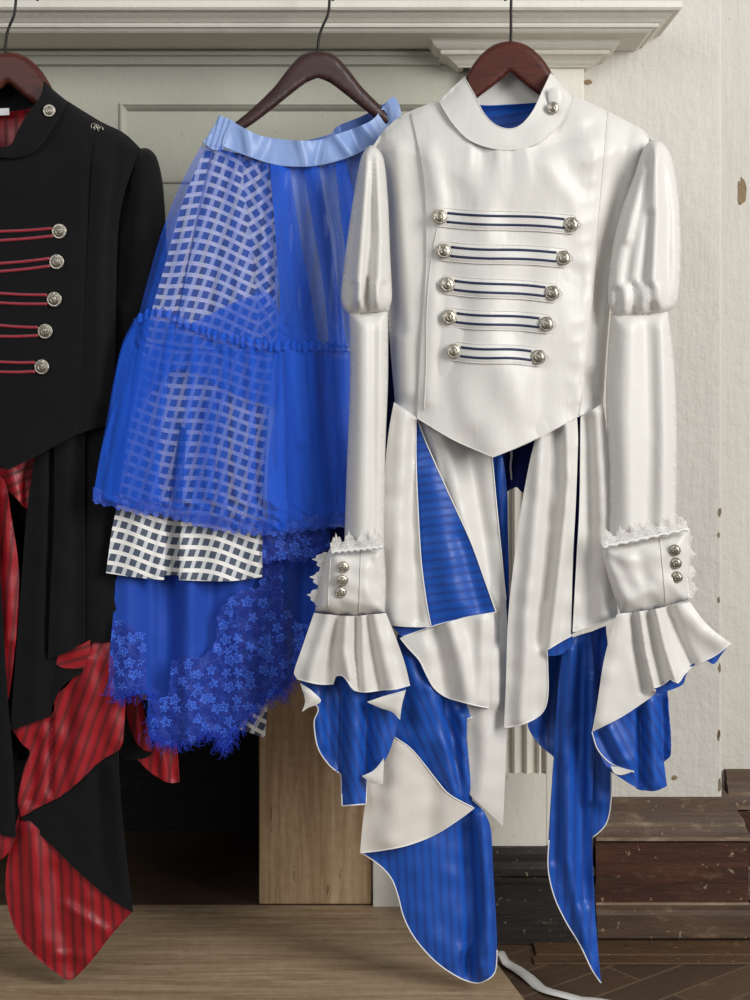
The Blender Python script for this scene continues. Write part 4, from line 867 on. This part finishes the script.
bfl('tail_lining', [(20, 812, 1), (46, 836), (70, 860), (100, 885), (133, 910, 1), (122, 922), (108, 938), (96, 954), (84, 968), (70, 979), (56, 972), (36, 956), (18, 934), (8, 904), (6, 880), (10, 850)], .006,
    [([(30, 830), (40, 940)], 12, -.008), ([(66, 905), (104, 930)], 5, -.004), ([(56, 870), (70, 970)], 8, .004), ([(90, 900), (84, 960)], 6, -.003), ([(55, 955), (80, 955)], 4, -.003)], 'red_lining', 'wool', (-.04, 0),
    pipe=[(133, 910), (122, 922), (108, 938), (96, 954), (84, 968), (70, 979), (56, 972), (36, 956), (18, 934), (8, 904), (6, 880), (10, 850), (20, 812)], pm='red_lining', pr=.0011)
bfl('tail_lining', [(118, 640, 1), (140, 640, 1), (142, 700), (152, 740), (152, 752, 1), (144, 750), (136, 742), (128, 720)], .032, [([(132, 660), (140, 740)], 5, -.006)], 'red_lining', 'wool', (.1, 0))
bfl('tail_lining', [(136, 758, 1), (150, 753), (158, 735), (172, 690, 1), (176, 740), (179, 782, 1), (172, 783), (166, 782), (150, 772)], .036, [([(160, 740), (166, 780)], 4, -.005), ([(170, 720), (174, 780)], 3, .004)], 'red_lining', 'wool', (.1, 0))
bfl('coat_tail', [(120, 735, 1), (134, 738), (152, 752, 1), (148, 757), (130, 760), (120, 755, 1)], .034, [], 'wool_in', 'red_lining')
bfl('coat_tail', [(-60, 460, 1), (-6, 468, 1), (2, 600), (8, 700), (13, 760), (16, 838, 1), (0, 834), (-40, 810), (-66, 780, 1)], -.016, [([(-8, 480), (8, 820)], 7, -.006), ([(-24, 480), (-20, 810)], 8, .006)], 'wool', 'red_lining', step=5)
bfl('tail_lining', [(-60, 800, 1), (0, 830, 1), (15, 836, 1), (11, 848), (3, 858), (-8, 862), (-40, 850)], -.010, [], 'red_lining', 'wool', (.1, 0))
# ================================================================== BLUE SKIRT
sk = Thing('tiered_skirt', 'blue tulle tiered skirt with checked underskirt, lace hem and pale satin waistband', 'skirt', W(225, 985, 0))
def YB_(o): return lambda x, y: -0.034 + .084 * (np.asarray(x, float) - 100) / 260 + o
def skn(name, pts, o, folds, mat, uv=(0, 0), step=4, wr=.0015, seed=71, gath=None, parent=None, seg=None):
    def f(x, y, d, u, v):
        s = fan(x, y, folds) + wrinkle(x, y, 40, wr, seed, (1, .3))
        if gath: s = s + gath[1] * np.sin(2 * PI * gath[0] * u + 2.2 * np.sin(u * 5 + v * 1.2)) * (gath[2] + (1 - gath[2]) * v)
        return s
    return net(sk, name, pts, YB_(o), f, M[mat], step, uv, parent)
def sks(name, pts, o, folds, mat, back=None, uv=(0, 0), step=4, wr=.0012, gath=None, t=.001, uvfn=None, parent=None, label=None):
    def f(x, y, d, u, v):
        s = fan(x, y, folds) + wrinkle(x, y, 36, wr, 72, (1, .4))
        if gath: s = s + gath[1] * np.sin(2 * PI * gath[0] * u + 2.0 * np.sin(u * 4 + v)) * (gath[2] + (1 - gath[2]) * v)
        return s
    return sheet(sk, name, pts, YB_(o), f, M[mat], M[back] if back else None, step, t, uv, parent, label, uvfn)
# waistband: front band, gathered end, back band seen inside
wf = sks('waistband', [(232, 121, 1), (246, 129), (262, 136), (290, 140), (318, 140), (340, 133), (352, 129), (372, 120), (384, 106), (393, 97), (399, 104), (402, 118, 1), (392, 132), (372, 146), (345, 158), (318, 165), (290, 166), (270, 163), (246, 155), (222, 146, 1), (225, 134)], -.020,
         [([(300, 140), (306, 164)], 6, -.005), ([(322, 140), (316, 164)], 4, .004), ([(336, 135), (352, 156)], 6, -.006), ([(352, 130), (360, 150)], 4, .005), ([(362, 125), (376, 142)], 5, -.005), ([(384, 108), (388, 130)], 4, .004), ([(270, 140), (262, 160)], 6, .003), ([(245, 130), (250, 155)], 5, -.003)], 'band', 'band_in', (0, 0), 2.6, .0024)
def elf(x, y, d, u, v): return .0022 * np.sin((x * .96 + y * .28) * 1.15) + 0
ge = sheet(sk, 'gathered_end', [(219, 115, 1), (234, 121, 1), (226, 148, 1), (214, 150), (203, 142, 1), (212, 130)], YB_(-.017), elf, M['band'], M['band_in'], 1.6)
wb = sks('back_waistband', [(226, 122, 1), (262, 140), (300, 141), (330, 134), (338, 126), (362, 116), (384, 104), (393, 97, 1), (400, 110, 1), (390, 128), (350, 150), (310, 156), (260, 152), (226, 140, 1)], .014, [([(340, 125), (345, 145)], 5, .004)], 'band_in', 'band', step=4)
piping(sk, wf, [(222, 146), (246, 155), (270, 163), (290, 166), (318, 165), (345, 158), (372, 146), (392, 132)], .0012, M['band'], 'waist_seam')
# underskirts
def ckuv(rot, ax=0, wob=.05, ox=0.0):
    c, s = math.cos(rot), math.sin(rot)
    def g(x, y):
        xx = x + ax * (y - 300) + ox + 100 * wob * .3 * np.sin(y / 45.0); yy = y + 3.0 * np.sin(x / 15.0)
        return np.stack([(xx * c + yy * s) / 100, (-xx * s + yy * c) / 100], 1)
    return g
# the check layer: three overlapping pleats above the ruffle seam, one panel with a box pleat below it
sks('check_pleat', [(206, 146, 1), (219, 150, 1), (200, 240), (182, 332), (180, 348, 1), (146, 342, 1), (152, 310), (165, 265), (182, 205)], .001, [([(196, 160), (182, 250), (168, 340)], 6, -.003)], 'check', 'check', step=3.2, uvfn=ckuv(.06, .20))
sks('check_pleat', [(214, 148, 1), (241, 154, 1), (250, 240), (264, 352, 1), (172, 348, 1), (190, 258)], -.003, [([(226, 155), (214, 260), (206, 340)], 6, .004), ([(236, 160), (236, 260), (244, 340)], 5, -.003), ([(218, 155), (196, 260), (180, 340)], 4, -.003)], 'check', 'check', step=3.2, uvfn=ckuv(.30, .05))
sks('check_pleat', [(238, 152, 1), (269, 164, 1), (275, 230), (279, 310), (278, 356, 1), (258, 354, 1), (247, 250)], .002, [([(256, 165), (264, 250), (270, 345)], 4, -.004)], 'check', 'check', step=3.2, uvfn=ckuv(-.62, 0, ox=6))
gp = [(146, 338, 1), (210, 344), (278, 352, 1), (274, 390), (266, 450), (262, 577, 1), (232, 581), (206, 581), (179, 580, 1), (180, 540), (183, 490), (187, 430, 1), (180, 425, 1), (171, 480), (167, 520), (164, 580, 1), (140, 578), (106, 573, 1), (112, 530), (118, 500), (132, 410)]
ck = sks('check_underskirt', gp, .004, [([(164, 430), (158, 578)], 5, -.004), ([(150, 420), (134, 575)], 14, -.006), ([(184, 420), (184, 578)], 7, -.006), ([(215, 400), (220, 580)], 18, -.008), ([(246, 420), (256, 575)], 8, -.004)], 'check', 'check', step=3.2, uvfn=ckuv(.20, .12))
sks('check_underskirt', [(160, 415, 1), (196, 415, 1), (192, 577, 1), (172, 575), (156, 576, 1)], .017, [], 'check', 'check', step=4, uvfn=ckuv(.20, .12))
sks('check_underskirt', [(236, 640, 1), (272, 640, 1), (268, 700), (265, 738, 1), (245, 731), (234, 727, 1)], .044, [([(250, 650), (252, 730)], 5, -.004)], 'check', 'check', uvfn=ckuv(.5), step=3.5)
sks('pale_lining', [(262, 160, 1), (318, 160), (345, 156), (374, 144, 1), (372, 200), (364, 260), (356, 350), (352, 528, 1), (300, 524), (262, 522, 1), (268, 420), (276, 320), (272, 230)], .000,
    [([(285, 165), (292, 250), (306, 340)], 6, -.008), ([(300, 165), (312, 250), (322, 345)], 5, .009), ([(312, 165), (330, 240), (334, 345)], 6, -.009), ([(326, 165), (340, 240), (344, 345)], 4, .008), ([(340, 160), (352, 250)], 5, -.007), ([(270, 170), (282, 250), (290, 345)], 5, .008)], 'chiffon', 'chiffon', step=3.5)
us = sks('blue_underskirt', [(116, 540, 1), (262, 520), (326, 528, 1), (322, 570), (318, 618), (308, 640), (298, 662), (284, 690), (262, 702), (234, 732), (222, 746), (214, 732), (190, 738), (170, 742), (150, 736), (148, 694, 1), (134, 694), (118, 699), (108, 690, 1), (111, 640), (115, 590)], .021,
         [([(152, 560), (152, 690)], 8, .010), ([(168, 560), (166, 735)], 9, .014), ([(130, 570), (126, 690)], 9, -.006), ([(190, 570), (188, 735)], 9, -.009), ([(212, 575), (208, 735)], 6, .006), ([(238, 580), (240, 720)], 10, -.006), ([(266, 560), (262, 690)], 7, .010), ([(284, 560), (284, 680)], 7, -.008), ([(305, 560), (302, 650)], 8, .012)], 'under', 'under', step=4)
sks('shaded_back_layer', [(255, 500, 1), (352, 500, 1), (350, 560), (335, 610), (312, 650), (270, 690, 1), (255, 600)], .036, [([(300, 510), (300, 640)], 10, .006)], 'navy', 'navy', step=5)  # back layer coloured dark navy to stand for the shade inside the skirt
def lace(name, pts, o, mat='lace', step=3, folds=(), uv=(0, 0), raw=False):
    def f(x, y, d, u, v): return fan(x, y, us_f) + wrinkle(x, y, 18, .0012, 77)
    return net(sk, name, pts, YB_(o), f, M[mat], step, uv, None, None, raw)
us_f = [([(152, 560), (152, 690)], 8, .009), ([(130, 570), (126, 690)], 9, -.006), ([(190, 570), (188, 735)], 9, -.009), ([(238, 580), (240, 720)], 10, -.006), ([(284, 560), (284, 680)], 7, -.008)]
def jag(path, amp, n, seed=1):
    """a ragged lace edge along a path"""
    p = spline(path, False, 2.0); r = np.random.default_rng(seed); nx = np.gradient(p, axis=0); nn = np.stack([-nx[:, 1], nx[:, 0]], 1); nn /= np.maximum(np.linalg.norm(nn, axis=1, keepdims=True), 1e-9)
    i = np.arange(len(p)); w = amp * (np.abs(np.sin(i * PI / n)) + .35 * r.uniform(-1, 1, len(p)))
    return p + nn * w[:, None]
laces = []
laces = []
laces.append(lace('lace_hem', np.vstack([[(113, 616)], jag([(113, 616), (128, 622), (146, 634)], 2, 6, 1), jag([(147, 692), (134, 694), (118, 700), (107, 690)], 2.5, 5, 2), [(109, 660)]]), .010, raw=True))
laces.append(lace('lace_hem', np.vstack([jag([(172, 660), (186, 655), (200, 656), (214, 642), (218, 612), (238, 590), (258, 584), (262, 530)], 2, 6, 3), jag([(272, 535), (284, 560), (284, 592), (300, 622), (318, 616)], 2, 6, 4), jag([(318, 618), (300, 664), (284, 692), (262, 704), (234, 734), (222, 748), (212, 735), (190, 742), (168, 744), (150, 738)], -3, 5, 5), [(151, 700), (168, 696)]]), .008, raw=True))
laces.append(lace('lace_hem', np.vstack([[(262, 524), (330, 524)], jag([(330, 544), (318, 552), (300, 560), (284, 558), (262, 562)], -3, 6, 6)]), -.006, raw=True))
# eyelash fringe of loose threads on the lace hems
its = []
for path, n_, L_ in (([(108, 690), (118, 699), (134, 694), (147, 692)], 130, 9), ([(150, 738), (170, 744), (190, 740), (212, 734), (222, 748), (236, 732), (262, 704), (284, 691), (302, 660), (318, 618)], 620, 12), ([(264, 560), (284, 558), (300, 560), (318, 552), (330, 544)], 160, 7), ([(152, 690), (152, 738)], 120, 8)):
    p = spline(path, False, 1.0)
    for _ in range(n_):
        i = rng.integers(0, len(p)); a = p[i] + rng.normal(0, 3.0, 2); an = rng.normal(PI / 2, .75); L = L_ * .62 * rng.uniform(.4, 1.5)
        b = a + L * np.array([math.cos(an), math.sin(an)]); m = (a + b) / 2 + rng.normal(0, 1.6, 2); y0 = float(YB_(0)(a[0], 0)) + rng.uniform(-.004, .008)
        its.append(tube_vf(np.array([tuple(W(a[0], a[1], y0)), tuple(W(m[0], m[1], y0 - .002)), tuple(W(b[0], b[1], y0))]), .00032, 3))
v, f = join_vf(*its); fo = sk.mesh('lace_fringe', v, f, M['thread_blue']); fo['kind'] = 'stuff'
# tulle tiers
seam = [(134, 322), (150, 314), (165, 313), (182, 322), (200, 330), (222, 337), (245, 342), (270, 346), (300, 346), (325, 347), (348, 349)]
ut = [(204, 141, 1), (224, 148), (246, 156), (270, 164), (318, 166), (345, 159), (374, 146, 1), (366, 200), (358, 260), (352, 349, 1), (325, 348), (300, 347), (270, 347), (245, 343), (222, 338), (200, 331), (182, 323), (165, 315), (150, 315), (137, 322, 1), (150, 272), (164, 226), (182, 182)]
skn('upper_tulle', ut, -.013, [], 'tulle', (0, 0), 3.0, .0015, 81, (13, .006, .5))
skn('tulle_fold', [(270, 164, 1), (290, 166, 1), (299, 230), (310, 290), (320, 348, 1), (276, 347, 1), (280, 300), (275, 230)], -.016, [([(280, 170), (296, 340)], 6, -.004)], 'tulle_dense', (.4, 0), 3.5, .0015, 82)
skn('tulle_fold', [(303, 167, 1), (319, 166, 1), (329, 230), (338, 290), (347, 348, 1), (329, 348, 1), (324, 290), (314, 230)], -.016, [([(312, 170), (334, 340)], 5, -.004)], 'tulle_dense', (.4, 0), 3.5, .0015, 83)
skn('tulle_fold', [(335, 162, 1), (346, 159, 1), (356, 210), (360, 262), (354, 348, 1), (350, 348), (346, 260), (340, 210)], -.016, [], 'tulle_dense', (.4, 0), 3.5, .0015, 84)
skn('tulle_fold', [(186, 326, 1), (206, 316), (226, 306), (250, 296), (266, 292), (274, 300), (280, 318), (283, 346, 1), (245, 342), (214, 336)], -.018, [], 'tulle_ruffle', (.9, 0), 3.5, .001, 83)
lt = [(134, 320, 1), (150, 316), (165, 315), (182, 324), (200, 332), (222, 339), (245, 344), (270, 348), (300, 348), (325, 349), (356, 351, 1), (358, 430), (360, 522, 1), (330, 524), (300, 528), (275, 531), (255, 531), (235, 529), (212, 526), (190, 520), (165, 513), (140, 510), (118, 505), (93, 498, 1), (99, 460), (106, 425), (114, 380), (122, 345)]
L1 = skn('ruffle_tulle', lt, -.018, [([(150, 318), (130, 400), (112, 500)], 8, -.008), ([(175, 322), (160, 420), (150, 505)], 5, .006), ([(232, 345), (232, 440), (240, 525)], 6, -.006), ([(280, 350), (278, 440), (275, 528)], 5, -.008), ([(296, 350), (310, 440), (318, 520)], 8, .006)], 'tulle_ruffle', (0, 0), 3.0, .002, 84, (11, .008, .3))
skn('ruffle_fold', [(136, 322, 1), (165, 317), (200, 333), (245, 345), (280, 349, 1), (282, 380), (279, 404), (262, 404), (240, 397), (222, 388), (204, 378), (188, 370), (172, 372), (152, 392), (132, 415), (114, 440), (104, 460, 1), (112, 400), (122, 350)], -.022, [], 'tulle_ruffle', (.5, 0), 3.5, .0012, 85, (10, .003, .4))
skn('ruffle_fold', [(93, 498, 1), (104, 440), (122, 390), (150, 352), (168, 340, 1), (164, 400), (158, 460), (163, 512, 1), (130, 508)], -.021, [], 'tulle_ruffle', (.3, 0), 3.5, .0012, 86)
skn('ruffle_fold', [(274, 349, 1), (310, 349), (356, 351, 1), (360, 522, 1), (320, 526), (268, 531, 1), (268, 460), (276, 400)], -.022, [([(290, 352), (300, 440)], 8, -.005), ([(320, 352), (335, 500)], 9, .005)], 'tulle_dense', (.3, 0), 3.5, .0015, 87)
skn('ruffle_fold', [(206, 400, 1), (222, 390), (216, 460), (208, 524, 1), (190, 520), (198, 460)], -.020, [], 'tulle', (.3, 0), 3.5, .0012, 88)
for k, (a, b, w0, w1) in enumerate([((148, 318), (116, 500), 3, 7), ((172, 322), (150, 508), 3, 6), ((196, 333), (178, 514), 3, 6), ((226, 342), (222, 524), 3, 6), ((252, 346), (252, 528), 2.5, 5), ((288, 350), (296, 526), 3, 7), ((310, 350), (326, 522), 3, 8), ((330, 351), (346, 520), 3, 6)]):
    skn('ruffle_fold', [(a[0] - w0, a[1] + 2, 1), (a[0] + w0, a[1] + 2, 1), (b[0] + w1, b[1] - 6, 1), (b[0] - w1, b[1] - 6, 1)], -.0245, [([a, b], 5, -.004)], 'tulle', (.2 * k, 0), 3, .0008, 90 + k)
# gathered heading of the ruffle, lace edging of its hem
sp = spline(seam, False, 1.0)
def hf(x, y, d, u, v): return .0035 * np.sin(x * .9 + 1.3 * np.sin(x * .21)) - .002
hp_ = np.vstack([sp + np.array([0, -4.5]) + np.stack([0 * sp[:, 0], 1.6 * np.sin(sp[:, 0] * .8)], 1), (sp + np.array([0, 4.5]) + np.stack([0 * sp[:, 0], 1.4 * np.sin(sp[:, 0] * .7 + 1)], 1))[::-1]])
net(sk, 'ruffle_heading', hp_, YB_(-.026), hf, M['tulle_dense'], 2.0, (0, 0), None, None, True)
hem = [(93, 498), (118, 505), (140, 510), (165, 513), (190, 520), (212, 526), (235, 529), (255, 531), (275, 531), (300, 528), (330, 524), (360, 522)]
hs = spline(hem, False, 1.5); hb = jag(hem, 3.0, 5, 9) + np.array([0, 2.0])
net(sk, 'ruffle_lace', np.vstack([hs + np.array([0, -11]), hb[::-1]]), YB_(-.0235), lambda x, y, d, u, v: fan(x, y, []) + .002 * np.sin(x * .25), M['lace_trim'], 2.5, (0, 0), None, None, True)
# ================================================================== RIBBON
rp_ = [(.135, .122), (.160, .124), (.181, .117), (.205, .098), (.226, .055), (.245, .016), (.286, -.006), (.344, -.034), (.42, -.07)]
p = spline(rp_, False, .008); V = []; Fc = []
p = np.array([W(497, 957, 0)[:2]]) if False else p
tt = np.gradient(p, axis=0); tt /= np.linalg.norm(tt, axis=1, keepdims=True); nn = np.stack([-tt[:, 1], tt[:, 0]], 1)
for i in range(len(p)):
    zb_ = (0.0 if p[i, 0] < .193 else zpar) + .0015 + .006 * max(0, 1 - abs(p[i, 0] - .193) / .02) + .003 * abs(math.sin(i * .35))
    for s_, dz in ((-1, 0), (0, .0006), (1, 0)):
        V.append((p[i, 0] + nn[i, 0] * .0095 * s_, p[i, 1] + nn[i, 1] * .0095 * s_, zb_ + dz))
    for s_ in (-1, 0, 1): V.append((p[i, 0] + nn[i, 0] * .0095 * s_, p[i, 1] + nn[i, 1] * .0095 * s_, zb_ - .0008))
for i in range(len(p) - 1):
    a, b = i * 6, (i + 1) * 6
    for u_, w_ in ((0, 1), (1, 2), (2, 5), (5, 4), (4, 3), (3, 0)): Fc.append((a + u_, a + w_, b + w_, b + u_))
single('ribbon_tie', V, Fc, M['ribbon'], (p[0, 0], p[0, 1], 0), 'greyish white ribbon trailing over the floor past the blue tails', 'ribbon', smooth=True, uv=np.array(V)[:, :2] * 7)
# ================================================================== LIGHT, CAMERA
wd = bpy.data.worlds.new('daylight'); SC.world = wd; wd.use_nodes = True
wd.node_tree.nodes['Background'].inputs[0].default_value = (0.97, 0.985, 1.0, 1); wd.node_tree.nodes['Background'].inputs[1].default_value = 0.34
def area(name, loc, target, sx, sy, e, col=(1, 1, 1)):
    l = bpy.data.lights.new(name, 'AREA'); l.shape = 'RECTANGLE'; l.size = sx; l.size_y = sy; l.energy = e; l.color = col
    o = bpy.data.objects.new(name, l); COL.objects.link(o); o.location = loc
    o.rotation_euler = (Vector(target) - Vector(loc)).to_track_quat('-Z', 'Y').to_euler(); return o
area('window_and_fill_light', (2.3, -2.2, 1.85), (0.1, 0.1, .75), 1.2, 2.0, 116, (1, .99, .975))
area('window_and_fill_light', (-1.5, -3.2, 2.2), (0.0, 0.1, .75), 1.2, 1.8, 34, (.97, .985, 1))  # added weak fill from the left front, not a window
cd = bpy.data.cameras.new('camera'); co = bpy.data.objects.new('camera', cd); COL.objects.link(co)
co.location = (0, -D0, ZC); co.rotation_euler = (PI / 2, 0, 0)
cd.sensor_fit = 'VERTICAL'; cd.sensor_height = 36; cd.lens = 36 * F / 1000; cd.shift_y = -0.1; cd.clip_start = .05
SC.camera = co
vs = SC.view_settings; vs.view_transform = 'Standard'; vs.look = 'None'; vs.gamma = 1; vs.use_curve_mapping = False; vs.exposure = -0.2
SC.cycles.max_bounces = 8; SC.cycles.transparent_max_bounces = 24
